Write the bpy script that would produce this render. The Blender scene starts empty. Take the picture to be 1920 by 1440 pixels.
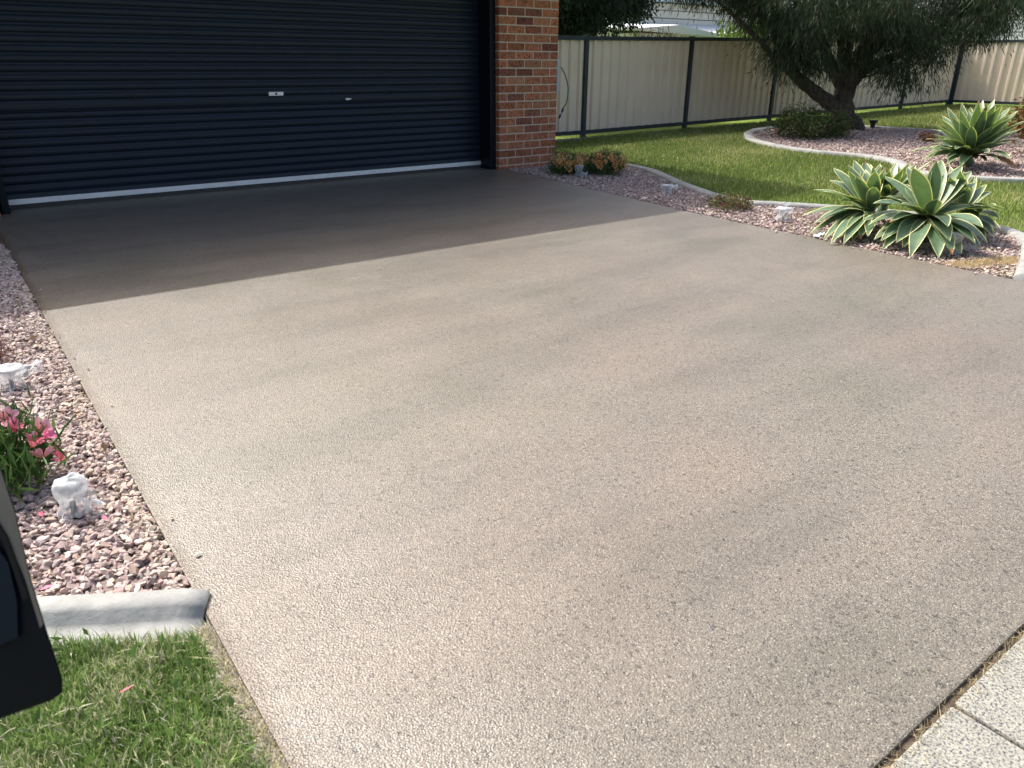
import bpy, bmesh, math, random
import numpy as np
from mathutils import Vector, Matrix, noise as mnoise

random.seed(7)
RNG = np.random.default_rng(11)
scn = bpy.context.scene
COL = scn.collection

# ------------------------------------------------------------------ camera
cam_d = bpy.data.cameras.new('camera')
cam = bpy.data.objects.new('camera', cam_d)
COL.objects.link(cam)
Fv = Vector((0.5503, 0.7364, -0.3944)); Rv = Vector((0.8018, -0.5976, 0.0039))
Rv = (Rv - Fv.normalized() * Rv.dot(Fv.normalized())).normalized(); Fv.normalize()
Uv = Rv.cross(Fv)
M = Matrix((Rv, Uv, -Fv)).transposed().to_4x4()
M.translation = Vector((-5.165, -7.173, 1.1245))
cam.matrix_world = M
cam_d.sensor_width = 36; cam_d.lens = 36 * 1403.2 / 1920
cam_d.clip_start = 0.05; cam_d.clip_end = 400
cam_d.dof.use_dof = True; cam_d.dof.focus_distance = 4.2; cam_d.dof.aperture_fstop = 12
scn.camera = cam

# ------------------------------------------------------------------ light
SUN = Vector((-0.15, 0.77, 1.0)).normalized()          # direction towards the sun
elev = math.asin(SUN.z); azim = math.atan2(SUN.x, SUN.y)
world = bpy.data.worlds.new('World'); scn.world = world; world.use_nodes = True
wn = world.node_tree.nodes; wl = world.node_tree.links; wn.clear()
wo = wn.new('ShaderNodeOutputWorld'); wb = wn.new('ShaderNodeBackground'); ws = wn.new('ShaderNodeTexSky')
ws.sky_type = 'NISHITA'; ws.sun_disc = False; ws.sun_elevation = elev; ws.sun_rotation = azim
ws.air_density = 0.8; ws.dust_density = 6.0; ws.ozone_density = 0.5
wb.inputs[1].default_value = 0.15
wl.new(ws.outputs[0], wb.inputs[0]); wl.new(wb.outputs[0], wo.inputs[0])
sd = bpy.data.lights.new('sun', 'SUN'); sd.energy = 2.75; sd.angle = math.radians(0.5); sd.color = (1.0, 0.965, 0.915)
sun = bpy.data.objects.new('sun', sd); COL.objects.link(sun)
sun.rotation_euler = SUN.to_track_quat('Z', 'Y').to_euler(); sun.location = (0, 0, 12)
scn.view_settings.view_transform = 'Standard'; scn.view_settings.look = 'None'
scn.view_settings.exposure = 0.89; scn.view_settings.gamma = 1; scn.view_settings.use_curve_mapping = False
scn.render.engine = 'CYCLES'

# ------------------------------------------------------------------ helpers
def gz(x):
    return 0.0147 * np.clip(np.asarray(x, float) - 2.5, 0, 18)

def tag(o, label=None, cat=None, group=None, kind=None):
    if label: o['label'] = label
    if cat: o['category'] = cat
    if group: o['group'] = group
    if kind: o['kind'] = kind
    return o

def empty(name, loc, label, cat, group=None, rz=0):
    o = bpy.data.objects.new(name, None); COL.objects.link(o); o.location = loc; o.rotation_euler.z = rz
    o.empty_display_size = .1
    return tag(o, label, cat, group)

def link(name, me, parent=None, loc=None):
    o = bpy.data.objects.new(name, me); COL.objects.link(o)
    if parent: o.parent = parent
    if loc is not None: o.location = loc
    return o

def npmesh(name, V, faces, mats, mi=None, col=None, smooth=False):
    """V (n,3); faces: array (m,k) or list of such arrays (tris / quads)"""
    me = bpy.data.meshes.new(name)
    if not isinstance(faces, list): faces = [faces]
    faces = [np.asarray(f, np.int32) for f in faces if len(f)]
    V = np.asarray(V, np.float32)
    me.vertices.add(len(V)); me.vertices.foreach_set('co', V.ravel())
    nl = sum(f.size for f in faces); nf = sum(len(f) for f in faces)
    me.loops.add(nl); me.polygons.add(nf)
    me.loops.foreach_set('vertex_index', np.concatenate([f.ravel() for f in faces]))
    tot = np.concatenate([np.full(len(f), f.shape[1], np.int32) for f in faces])
    st = np.concatenate([[0], np.cumsum(tot)[:-1]]).astype(np.int32)
    me.polygons.foreach_set('loop_start', st)
    if mi is not None: me.polygons.foreach_set('material_index', np.asarray(mi, np.int32))
    me.polygons.foreach_set('use_smooth', np.full(nf, smooth, bool))
    for m in (mats if isinstance(mats, (list, tuple)) else [mats]): me.materials.append(m)
    if col is not None:
        a = me.color_attributes.new('Col', 'FLOAT_COLOR', 'POINT')
        c = np.ones((len(V), 4), np.float32); c[:, :3] = col
        a.data.foreach_set('color', c.ravel())
    me.update(calc_edges=True); me.validate()
    return me

class MB:
    """collects simple solids into one mesh"""
    def __init__(s): s.v = []; s.f = []; s.m = []
    def add(s, V, F, mi=0):
        n = len(s.v); s.v += [tuple(p) for p in V]; s.f += [tuple(n + i for i in f) for f in F]; s.m += [mi] * len(F)
    def box(s, a, b, mi=0):
        (x0, y0, z0), (x1, y1, z1) = a, b
        s.add([(x0,y0,z0),(x1,y0,z0),(x1,y1,z0),(x0,y1,z0),(x0,y0,z1),(x1,y0,z1),(x1,y1,z1),(x0,y1,z1)],
              [(0,3,2,1),(4,5,6,7),(0,1,5,4),(1,2,6,5),(2,3,7,6),(3,0,4,7)], mi)
    def tube(s, pts, rad, n=8, mi=0, cap=True):
        pts = [Vector(p) for p in pts]; base = len(s.v); up = Vector((0.13, 0.21, 1)).normalized()
        rings = []
        for i, p in enumerate(pts):
            t = (pts[min(i+1, len(pts)-1)] - pts[max(i-1, 0)]).normalized()
            a = t.cross(up)
            if a.length < .05: a = t.cross(Vector((1, 0, 0)))
            a.normalize(); b = t.cross(a)
            r = rad[i] if hasattr(rad, '__len__') else rad
            rings.append([p + (a*math.cos(2*math.pi*k/n) + b*math.sin(2*math.pi*k/n))*r for k in range(n)])
        V = [q for r_ in rings for q in r_]; F = []
        for i in range(len(pts)-1):
            for k in range(n):
                F.append((i*n+k, i*n+(k+1) % n, (i+1)*n+(k+1) % n, (i+1)*n+k))
        if cap: F.append(tuple(range(n))[::-1]); F.append(tuple((len(pts)-1)*n + k for k in range(n)))
        s.add(V, F, mi)
    def prism(s, poly, z0, z1, mi=0):
        n = len(poly)
        s.add([(x, y, z0) for x, y in poly] + [(x, y, z1) for x, y in poly],
              [tuple(range(n))[::-1], tuple(range(n, 2*n))] + [(i, (i+1) % n, n+(i+1) % n, n+i) for i in range(n)], mi)
    def build(s, name, mats, parent=None, smooth=False, bevel=0, loc=None, seg=2):
        me = bpy.data.meshes.new(name); me.from_pydata(s.v, [], s.f)
        for m in (mats if isinstance(mats, (list, tuple)) else [mats]): me.materials.append(m)
        me.polygons.foreach_set('material_index', s.m)
        bm = bmesh.new(); bm.from_mesh(me); bmesh.ops.recalc_face_normals(bm, faces=bm.faces)
        if bevel:
            bmesh.ops.bevel(bm, geom=[e for e in bm.edges if len(e.link_faces) == 2 and e.calc_face_angle(0) > .5],
                            offset=bevel, segments=seg, affect='EDGES', profile=.6)
        bm.to_mesh(me); bm.free()
        if smooth: me.polygons.foreach_set('use_smooth', [True] * len(me.polygons))
        return link(name, me, parent, loc)

def smooth_path(pts, n=6, closed=False):
    out = []; N = len(pts); P = [np.array(p, float) for p in pts]
    rng = range(N if closed else N-1)
    for i in rng:
        p0 = P[(i-1) % N] if closed or i > 0 else 2*P[0]-P[1]
        p1 = P[i]; p2 = P[(i+1) % N]
        p3 = P[(i+2) % N] if closed or i+2 < N else 2*P[-1]-P[-2]
        for k in range(n):
            t = k/n
            out.append(.5*((2*p1)+(-p0+p2)*t+(2*p0-5*p1+4*p2-p3)*t*t+(-p0+3*p1-3*p2+p3)*t**3))
    if not closed: out.append(P[-1])
    return np.array(out)

def inpoly(x, y, poly):
    poly = np.asarray(poly); r = np.zeros(len(x), bool); j = len(poly)-1
    for i in range(len(poly)):
        xi, yi = poly[i]; xj, yj = poly[j]
        if yi != yj:
            c = ((yi > y) != (yj > y)) & (x < (xj-xi)*(y-yi)/(yj-yi)+xi); r ^= c
        j = i
    return r

def scatter(poly, n, rng=RNG):
    poly = np.asarray(poly); lo = poly.min(0); hi = poly.max(0)
    fx = []; fy = []; c = 0
    while c < n:
        x = rng.uniform(lo[0], hi[0], n); y = rng.uniform(lo[1], hi[1], n); k = inpoly(x, y, poly)
        fx.append(x[k]); fy.append(y[k]); c += k.sum()
        if c == 0: break
    return np.concatenate(fx)[:n], np.concatenate(fy)[:n]

# ------------------------------------------------------------------ materials
class NT:
    def __init__(s, name):
        s.m = bpy.data.materials.new(name); s.m.use_nodes = True; s.t = s.m.node_tree; s.n = s.t.nodes; s.l = s.t.links
        s.b = s.n['Principled BSDF']; s.tc = s.n.new('ShaderNodeTexCoord').outputs['Object']
    def new(s, t, **kw):
        o = s.n.new(t)
        for k, v in kw.items(): setattr(o, k, v)
        return o
    def lk(s, a, b): s.l.new(a, b)
    def noise(s, scale, detail=4, rough=.55, vec=None, dist=0):
        o = s.new('ShaderNodeTexNoise'); o.inputs['Scale'].default_value = scale; o.inputs['Detail'].default_value = detail
        o.inputs['Roughness'].default_value = rough; o.inputs['Distortion'].default_value = dist
        s.lk(vec or s.tc, o.inputs['Vector']); return o.outputs['Fac']
    def vor(s, scale, feature='F1', out='Color', vec=None):
        o = s.new('ShaderNodeTexVoronoi', feature=feature); o.inputs['Scale'].default_value = scale
        s.lk(vec or s.tc, o.inputs['Vector']); return o.outputs[out]
    def mapping(s, scale=(1,1,1), rot=(0,0,0)):
        o = s.new('ShaderNodeMapping'); o.inputs['Scale'].default_value = scale; o.inputs['Rotation'].default_value = rot
        s.lk(s.tc, o.inputs['Vector']); return o.outputs[0]
    def ramp(s, fac, stops, interp='LINEAR'):
        o = s.new('ShaderNodeValToRGB'); o.color_ramp.interpolation = interp; e = o.color_ramp.elements
        while len(e) < len(stops): e.new(.5)
        for el, (p, c) in zip(e, stops):
            el.position = p; el.color = (*c, 1) if hasattr(c, '__len__') else (c, c, c, 1)
        s.lk(fac, o.inputs[0]); return o.outputs[0]
    def mix(s, fac, a, b, mode='MIX'):
        o = s.new('ShaderNodeMix', data_type='RGBA', blend_type=mode)
        for v, i in ((fac, 0), (a, 6), (b, 7)):
            if hasattr(v, 'links') or hasattr(v, 'is_linked'): s.lk(v, o.inputs[i])
            elif hasattr(v, '__len__'): o.inputs[i].default_value = (*v, 1)
            else: o.inputs[i].default_value = v
        return o.outputs[2]
    def sep(s, c):
        o = s.new('ShaderNodeSeparateColor'); s.lk(c, o.inputs[0]); return o.outputs
    def attr(s, name='Col'):
        return s.new('ShaderNodeAttribute', attribute_name=name).outputs['Color']
    def bump(s, h, strength=.5, dist=.01, prev=None):
        o = s.new('ShaderNodeBump'); o.inputs['Strength'].default_value = strength; o.inputs['Distance'].default_value = dist
        s.lk(h, o.inputs['Height'])
        if prev: s.lk(prev, o.inputs['Normal'])
        s.lk(o.outputs[0], s.b.inputs['Normal']); return o.outputs[0]
    def color(s, c):
        if hasattr(c, '__len__'): s.b.inputs['Base Color'].default_value = (*c, 1)
        else: s.lk(c, s.b.inputs['Base Color'])
    def set(s, rough=None, spec=None, metal=None, **kw):
        if rough is not None:
            if isinstance(rough, (int, float)): s.b.inputs['Roughness'].default_value = rough
            else: s.lk(rough, s.b.inputs['Roughness'])
        if spec is not None: s.b.inputs['Specular IOR Level'].default_value = spec
        if metal is not None: s.b.inputs['Metallic'].default_value = metal
        for k, v in kw.items(): s.b.inputs[k].default_value = v
        return s.m

def simple(name, c, rough=.5, spec=.5, metal=0, var=.12, vs=8, bump=0, bs=60):
    t = NT(name); n = t.noise(vs)
    lo = tuple(max(0, x*(1-var)) for x in c); hi = tuple(min(1, x*(1+var)) for x in c)
    t.color(t.ramp(n, [(.3, lo), (.7, hi)]))
    if bump: t.bump(t.noise(bs), bump, .004)
    return t.set(rough, spec, metal)

def mat_drive():
    t = NT('sprayed_aggregate_coating')
    v = t.sep(t.vor(390))[0]
    v2 = t.sep(t.vor(120))[1]
    fine = t.ramp(v, [(0, (.030,.029,.031)), (.08, (.095,.083,.070)), (.22, (.162,.143,.116)), (.78, (.192,.170,.139)), (.93, (.265,.238,.198)), (1, (.40,.37,.32))])
    mid = t.ramp(v2, [(0, .5), (.05, .8), (.14, 1.0), (.93, 1.02), (1, 1.12)])
    c = t.mix(1, fine, mid, 'MULTIPLY')
    big = t.ramp(t.noise(.75, 5, .6, dist=.6), [(.3, (.90,.895,.885)), (.5, (.985,.98,.97)), (.72, (1.05,1.04,1.02))])
    c = t.mix(1, c, big, 'MULTIPLY')
    st = t.ramp(t.noise(1.6, 4, .6, vec=t.mapping((.45, 1.9, 1), (0, 0, .12))), [(.36, (.84,.85,.84)), (.55, (1,1,1)), (.75, (1.05,1.03,1.0))])
    c = t.mix(1, c, st, 'MULTIPLY')
    hue = t.ramp(t.noise(1.1, 3, .5, vec=t.mapping((1,1,3.3))), [(.35, (.98,1.0,.97)), (.5, (1,1,1)), (.65, (1.03,.99,.97))])
    c = t.mix(1, c, hue, 'MULTIPLY')
    sx = t.new('ShaderNodeSeparateXYZ'); t.lk(t.tc, sx.inputs[0])
    mp = t.new('ShaderNodeMapRange'); mp.inputs[1].default_value = -4.915; mp.inputs[2].default_value = -4.86; t.lk(sx.outputs[0], mp.inputs[0])
    ad = t.new('ShaderNodeMath', operation='ADD'); t.lk(mp.outputs[0], ad.inputs[0]); nn = t.new('ShaderNodeMath', operation='MULTIPLY_ADD'); nn.inputs[1].default_value = .9; nn.inputs[2].default_value = -.45
    t.lk(t.noise(9, 4), nn.inputs[0]); t.lk(nn.outputs[0], ad.inputs[1])
    c = t.mix(1, c, t.ramp(ad.outputs[0], [(0, (.62,.54,.44)), (.75, (1,1,1))]), 'MULTIPLY')
    t.color(c)
    b1 = t.vor(230, 'F1', 'Distance')
    nb = t.bump(b1, .55, .0022)
    t.bump(t.noise(3.5, 3), .25, .008, nb)
    return t.set(t.ramp(t.noise(2.2, 4), [(.3, .36), (.7, .50)]), .6)
def mat_paver():
    t = NT('speckled_paver')
    v = t.noise(190, 3, .7); w = t.noise(25, 3)
    c = t.ramp(v, [(.38, (.06,.065,.075)), (.46, (.20,.21,.2)), (.50, (.30,.29,.25)), (.62, (.39,.375,.32))])
    c = t.mix(1, c, t.ramp(w, [(.3, (.8,.8,.8)), (.7, (1.08,1.08,1.05))]), 'MULTIPLY')
    t.color(c); t.bump(v, .5, .002); return t.set(.75, .3)
def mat_concrete(name, a, b, sc=14, spots=True):
    t = NT(name); c = t.ramp(t.noise(sc, 6, .65), [(.25, a), (.75, b)])
    c = t.mix(1, c, t.ramp(t.noise(1.7, 3), [(.3, (.86,.86,.86)), (.7, (1.05,1.05,1.03))]), 'MULTIPLY')
    if spots:
        d = t.vor(85, 'F1', 'Distance'); c = t.mix(t.ramp(d, [(.06, 1.0), (.13, 0.0)]), c, tuple(x*.4 for x in a))
    t.color(c); t.bump(t.noise(45, 6, .75), .6, .004); return t.set(.85, .25)
def mat_colattr(name, rough=.8, spec=.2, bump=.4, bs=160, trans=0, varn=True):
    t = NT(name); c = t.attr()
    if varn: c = t.mix(1, c, t.ramp(t.noise(bs*.6, 4, .65), [(.3, (.78,.78,.78)), (.7, (1.18,1.18,1.18))]), 'MULTIPLY')
    t.color(c)
    if bump: t.bump(t.noise(bs, 3), bump, .002)
    m = t.set(rough, spec)
    if trans:
        tr = t.new('ShaderNodeBsdfTranslucent'); ms = t.new('ShaderNodeMixShader'); ms.inputs[0].default_value = trans
        t.lk(c, tr.inputs[0]); o = t.n['Material Output']
        t.lk(t.b.outputs[0], ms.inputs[1]); t.lk(tr.outputs[0], ms.inputs[2]); t.lk(ms.outputs[0], o.inputs[0])
    return m
def mat_brick(name, c1, c2, dark):
    t = NT(name)
    oi = t.new('ShaderNodeObjectInfo').outputs['Random']
    off = t.new('ShaderNodeVectorMath', operation='ADD'); t.lk(t.tc, off.inputs[0])
    cmb = t.new('ShaderNodeCombineXYZ'); mm = t.new('ShaderNodeMath', operation='MULTIPLY'); mm.inputs[1].default_value = 37.
    t.lk(oi, mm.inputs[0]); t.lk(mm.outputs[0], cmb.inputs[0]); t.lk(mm.outputs[0], cmb.inputs[2]); t.lk(cmb.outputs[0], off.inputs[1])
    vec = off.outputs[0]
    c = t.ramp(t.noise(14, 4, .6, vec), [(.3, c1), (.7, c2)])
    c = t.mix(t.ramp(t.noise(34, 4, .75, vec, 1.2), [(.49, 0.), (.60, .85)]), c, dark)
    rv = t.ramp(oi, [(0, (.72,.66,.66)), (.4, (.95,.93,.93)), (1, (1.12,1.12,1.08))]); c = t.mix(1, c, rv, 'MULTIPLY')
    t.color(c); t.bump(t.noise(70, 4, .7, vec), .8, .004); return t.set(.85, .2)
def mat_ground():
    t = NT('turf_soil')
    c = t.ramp(t.noise(9, 6, .7), [(.3, (.08,.12,.025)), (.55, (.14,.20,.045)), (.75, (.21,.22,.08))])
    c = t.mix(1, c, t.ramp(t.noise(.9, 4), [(.3, (.8,.9,.8)), (.7, (1.15,1.08,.95))]), 'MULTIPLY')
    t.color(c); t.bump(t.noise(60, 4), .8, .01); return t.set(.95, .1)

DRIVE = mat_drive(); PAVER = mat_paver()
KERB = mat_concrete('kerb_concrete', (.23,.235,.225), (.42,.425,.405))
SLABM = mat_concrete('path_concrete', (.27,.26,.24), (.36,.345,.32), 8, False)
MORTAR = simple('mortar', (.62,.52,.41), .9, .1, var=.15, vs=40, bump=.6, bs=150)
BRICKS = [mat_brick('red_brick', (.45,.155,.075), (.56,.23,.12), (.10,.05,.04)),
          mat_brick('orange_brick', (.50,.21,.10), (.56,.27,.15), (.2,.09,.06)),
          mat_brick('burnt_brick', (.27,.095,.06), (.36,.14,.085), (.07,.05,.05))]
DOORM = simple('blue_black_steel', (.007,.016,.029), .45, .38, var=.1, vs=3)
DOORD = simple('blue_black_channel', (.004,.006,.012), .5, .25, var=.1, vs=3)
ALU = simple('pale_aluminium', (.93,.92,.89), .5, .5, .4, var=.06, vs=20)
SEAM_BLACK = simple('painted_seam_black', (.012,.012,.012), .8, .2)
POSTM = simple('slate_steel', (.030,.042,.052), .5, .4, var=.12, vs=5)
SHEET = simple('cream_steel', (.77,.65,.51), .45, .35, var=.06, vs=1.5)
GROUND = mat_ground()
SOIL = simple('gravel_bed_soil', (.22,.175,.16), .95, .1, var=.4, vs=60, bump=1, bs=90)
STONE = mat_colattr('gravel_stone', .8, .25, .5, 120)
BLADE = mat_colattr('grass_blade', .6, .25, 0, 60, .35, False)
LEAFM = mat_colattr('leaf', .5, .3, 0, 60, .22, False)
def mat_bark():
    t = NT('bark'); v = t.noise(9, 6, .7, vec=t.mapping((3, 3, .7)), dist=1.5)
    t.color(t.ramp(v, [(.3, (.035,.028,.024)), (.5, (.10,.085,.07)), (.7, (.20,.17,.14))])); t.bump(v, 1, .03); return t.set(.95, .1)
BARK = mat_bark()
def mat_agave(name, lo, hi):
    t = NT(name); v = t.noise(18, 4, .6, vec=t.mapping((1, 1, .4)))
    t.color(t.ramp(v, [(.3, lo), (.7, hi)])); t.bump(t.noise(40, 3), .15, .003)
    m = t.set(.42, .45)
    tr = t.new('ShaderNodeBsdfTranslucent'); tr.inputs[0].default_value = (hi[0]*1.5, hi[1]*1.7, hi[2]*.6, 1); ms = t.new('ShaderNodeMixShader'); ms.inputs[0].default_value = .14
    t.lk(t.b.outputs[0], ms.inputs[1]); t.lk(tr.outputs[0], ms.inputs[2]); t.lk(ms.outputs[0], t.n['Material Output'].inputs[0])
    return m
AG1 = mat_agave('agave_green', (.085,.15,.085), (.15,.235,.13)); AG2 = mat_agave('agave_margin', (.60,.58,.24), (.74,.71,.38))
AG3 = simple('dead_leaf', (.25,.13,.05), .8, .2, var=.4, vs=20)

# ------------------------------------------------------------------ setting: ground, driveway, beds
def ground():
    xs = np.concatenate([np.linspace(-70, 2.4, 30), np.linspace(2.5, 20.5, 19), np.linspace(21, 110, 20)])
    ys = np.linspace(-60, 110, 40)
    X, Y = np.meshgrid(xs, ys); V = np.stack([X.ravel(), Y.ravel(), gz(X.ravel())-.022], 1)
    n = len(xs); i = np.arange(len(ys)-1)[:, None]*n+np.arange(n-1)[None]; i = i.ravel()
    me = npmesh('ground', V, np.stack([i, i+1, i+n+1, i+n], 1), GROUND)
    tag(link('ground', me), kind='structure')
ground()

DR = [(.08,.30),(.075,-.02),(.07,-.154),(-.048,-1.224),(-.145,-2.098),(-.246,-2.905),(-.298,-3.648),(-.335,-4.443),(-.36,-4.94),(-.375,-5.51),(-.36,-5.8),(-.2,-6.1),(.15,-6.45),(.75,-6.80)]
mb = MB()
poly = [(-4.78,.32),(-4.915,-.06),(-4.915,-6.803)] + [(x, -6.803) for x in (-4.0,-3,-2,-1)] + DR[::-1]
mb.prism(poly, -.09, 0)
drive = tag(mb.build('driveway', DRIVE, bevel=.006), 'driveway of tan sprayed aggregate coating', kind='structure')

# footpath of pavers across the front
fp = bpy.data.objects.new('footpath', None); COL.objects.link(fp); fp.location = (-3.84, -7.4, -.01); tag(fp, kind='structure')
pm = None
for r in range(2):
    for c in range(-9, 9):
        if pm is None:
            b = MB(); b.box((.004,-.596,-.05), (.596,-.004,.0)); o = b.build('paver', PAVER, fp, bevel=.006); pm = o.data
        else: o = link('paver', pm, fp)
        o.location = (c*.6 + random.uniform(-.001,.001), .588 - r*.6, -.002+random.uniform(-.002,.002)+.01)
        o.rotation_euler = (random.uniform(-.003,.003), random.uniform(-.003,.003), 0)
mb = MB(); mb.box((-10,-8.1,-.12), (8,-6.75,-.045)); tag(mb.build('paver_bedding', SOIL), kind='structure')

mb = MB(); mb.box((-9,-6.86,-.06), (1.5,-6.79,-.009)); tag(mb.build('joint_soil', simple('joint_dirt', (.085,.066,.05), .95, .1, var=.5, vs=70, bump=1)), kind='structure')
mb = MB(); mb.box((-4.9,-11.6,-.1), (1.6,-8.04,-.014)); tag(mb.build('driveway_crossing', SLABM, bevel=.005), kind='structure')
mb = MB(); mb.box((-60,-19.5,-.3), (60,-11.75,-.12+.11)); tag(mb.build('road', simple('asphalt', (.11,.108,.105), .9, .2, var=.2, vs=30, bump=.5), bevel=0), kind='structure')
# left concrete path beside the garage
mb = MB(); mb.box((-6.6,-1.135,-.08), (-4.934,-.004,-.004)); tag(mb.build('side_path', SLABM, bevel=.004), kind='structure')
mb = MB(); mb.box((-4.932,-1.13,-.06), (-4.917,-.004,-.006)); tag(mb.build('expansion_joint', simple('joint_filler', (.17,.11,.08), .9, .1)), kind='structure')

# ------------------------------------------------------------------ kerbs
def sweep(pts, prof, base=0.0, endtaper=False):
    pts = np.asarray(pts); n = len(pts); V = []
    for i in range(n):
        t = pts[min(i+1, n-1)]-pts[max(i-1, 0)]; t = t/np.hypot(*t); nn = np.array([t[1], -t[0]])
        g = float(gz(pts[i][0]))+base
        dd_ = np.hypot(*(pts[i]-pts[0])) if endtaper else 9; f_ = min(1, .55+dd_/.07)
        for u, z in prof: V.append((*(pts[i]+nn*u), g+(z*f_ if z > 0 else z)))
    k = len(prof); F = []
    for i in range(n-1):
        for j in range(k-1): F.append((i*k+j, i*k+j+1, (i+1)*k+j+1, (i+1)*k+j))
    F.append(tuple(range(k))[::-1]); F.append(tuple((n-1)*k+j for j in range(k)))
    return V, F
def edging(name, pts, prof, seglen, label, gap=.006, closed=False, lens=None):
    P = smooth_path(pts, 8, closed)
    if closed: P = np.vstack([P, P[:1]])
    d = np.concatenate([[0], np.cumsum(np.hypot(*np.diff(P, axis=0).T))]); L = d[-1]
    root = empty(name, (float(P[0][0]), float(P[0][1]), 0), label, 'garden edging'); s = 0; i = 0
    while s < L-.02:
        l = lens[i] if lens and i < len(lens) else seglen
        if L-(s+l) < .12: l = L-s
        q = np.arange(s+gap/2, min(s+l-gap/2, L), .05); q = np.append(q, min(s+l-gap/2, L))
        pp = np.stack([np.interp(q, d, P[:, 0]), np.interp(q, d, P[:, 1])], 1)
        b = MB(); V, F = sweep(pp, prof, random.uniform(-.002,.002), name == 'garden_edging' and pts[0][0] < -4.9); b.add([(x-root.location.x, y-root.location.y, z) for x, y, z in V], F)
        o = b.build('edging_segment', KERB, root); o.data.polygons.foreach_set('use_smooth', [True]*len(o.data.polygons))
        s += l; i += 1
    # rough joint bed so the joints read dark, not empty
    return P
W = .054
prof = [(-W,-.05),(-W,.010),(-W+.008,.022),(-.025,.030),(.012,.031),(W-.012,.024),(W,.012),(W,-.05)]
RK = [(.93,.12),(1.2,-.08),(1.38,-.33),(1.44,-.6),(1.42,-.84),(1.3,-1.17),(1.07,-1.58),(.85,-1.96),(.66,-2.35),(.53,-2.66),(.47,-3.05),(.61,-3.28),(.79,-3.55),(.98,-3.9),(1.12,-4.3),(1.15,-4.6),(1.08,-4.86),(.93,-5.06),(.74,-5.19),(.45,-5.32),(.05,-5.46),(-.345,-5.59)]
RKP = edging('garden_edging', RK[::-1], prof, 1.1, 'pale concrete edging curving between the driveway gravel bed and the lawn', lens=[.42,.36,.30,.34])
FB = [(5.55,.77),(5.06,.33),(4.70,-.24),(4.50,-.75),(4.42,-1.24),(4.46,-1.6),(4.47,-1.88),(4.32,-2.25),(4.0,-2.6),(3.66,-2.88),(3.5,-3.2),(3.62,-3.6),(3.86,-3.98),(4.4,-4.6),(5.2,-5.1),(6.6,-5.1),(7.9,-4.3),(8.7,-3.0),(8.75,-1.8),(8.5,-.8),(8.42,.1),(8.2,.75),(7.65,1.25),(7.2,1.38),(6.6,1.32),(5.95,1.05)]
FBP = edging('garden_edging', FB, [(-.075,-.05),(-.075,.018),(-.062,.030),(.055,.033),(.07,.022),(.075,-.05)], 1.6, 'grey concrete edging looping around the far gravel bed under the tree', closed=True)
LK = [(-4.9165,-5.704),(-5.06,-5.622),(-5.2,-5.535),(-5.5,-5.36),(-5.9,-5.2),(-6.5,-5.08)]
# profile runs from lawn side (negative normal) to gravel side
LKP = edging('garden_edging', LK, [(-.070,-.05),(-.070,-.018),(-.062,-.013),(-.030,-.010),(-.014,-.008),(-.008,-.002),(.008,.018),(.014,.0235),(.030,.0255),(.060,.025),(.066,.016),(.066,-.05)], 2.2, 'low dished concrete edging between the bottom left lawn and the gravel')

def leafcloud(C, n, size, wid, cols, mode='any', spread=(.2,.2,.2), seed=1, fold=.25):
    """C (k,3) centres, n leaves each; returns V,F,col of folded leaf quads"""
    rng = np.random.default_rng(seed); k = len(C); N = k*n
    P = np.repeat(C, n, 0)+rng.normal(size=(N, 3))*np.asarray(spread)*np.repeat(rng.uniform(.7,1.25,(k,1)), n, 0)
    if mode == 'droop':
        rad = P-np.repeat(C, n, 0); rad[:, 2] = 0; D = rad/(np.linalg.norm(rad, axis=1)[:, None]+.05)*.55+rng.normal(0, .32, (N, 3)); D[:, 2] -= 1.0
    elif mode == 'out':
        D = (P-np.repeat(C, n, 0)); D[:, 2] += .1; D += rng.normal(0, .1, (N, 3))
    elif mode == 'up':
        D = rng.normal(0, .55, (N, 3)); D[:, 2] += 1.0
    else: D = rng.normal(size=(N, 3))
    D /= np.linalg.norm(D, axis=1)[:, None]+1e-9
    S = np.cross(D, rng.normal(size=(N, 3))); S /= np.linalg.norm(S, axis=1)[:, None]+1e-9; Nn = np.cross(S, D)
    L = size*rng.uniform(.65, 1.25, (N, 1)); Wd = wid*rng.uniform(.7, 1.2, (N, 1))/2
    b = P; tip = P+D*L; mid = P+D*L*.45
    V = np.stack([b, mid-S*Wd+Nn*Wd*fold, tip, mid+S*Wd+Nn*Wd*fold], 1).reshape(-1, 3); i = np.arange(N)*4
    F = np.concatenate([np.stack([i, i+1, i+2], 1), np.stack([i, i+2, i+3], 1)])
    cc = cols[rng.integers(0, len(cols), N)]*rng.uniform(.7, 1.3, (N, 1))*np.repeat(rng.uniform(.7, 1.25, (k, 1)), n, 0)
    return V, F, np.repeat(cc, 4, 0)
# ------------------------------------------------------------------ gravel
def stone_variants(n, npts, seed):
    r = np.random.default_rng(seed); out = []
    for k in range(n):
        ax = np.array([1, r.uniform(.62,.9), r.uniform(.42,.7)])
        p = r.normal(size=(npts, 3)); p /= np.linalg.norm(p, axis=1)[:, None]; p *= ax*r.uniform(.82, 1.0, (npts, 1))
        bm = bmesh.new(); [bm.verts.new(q) for q in p]; res = bmesh.ops.convex_hull(bm, input=bm.verts)
        bmesh.ops.delete(bm, geom=[v for v in bm.verts if not v.link_faces], context='VERTS')
        bmesh.ops.triangulate(bm, faces=bm.faces); bm.verts.index_update()
        bmesh.ops.recalc_face_normals(bm, faces=bm.faces); bm.verts.ensure_lookup_table()
        out.append((np.array([v.co[:] for v in bm.verts]), np.array([[v.index for v in f.verts] for f in bm.faces]))); bm.free()
    return out
SV_HI = stone_variants(16, 11, 3); SV_LO = stone_variants(10, 9, 5)
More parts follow.
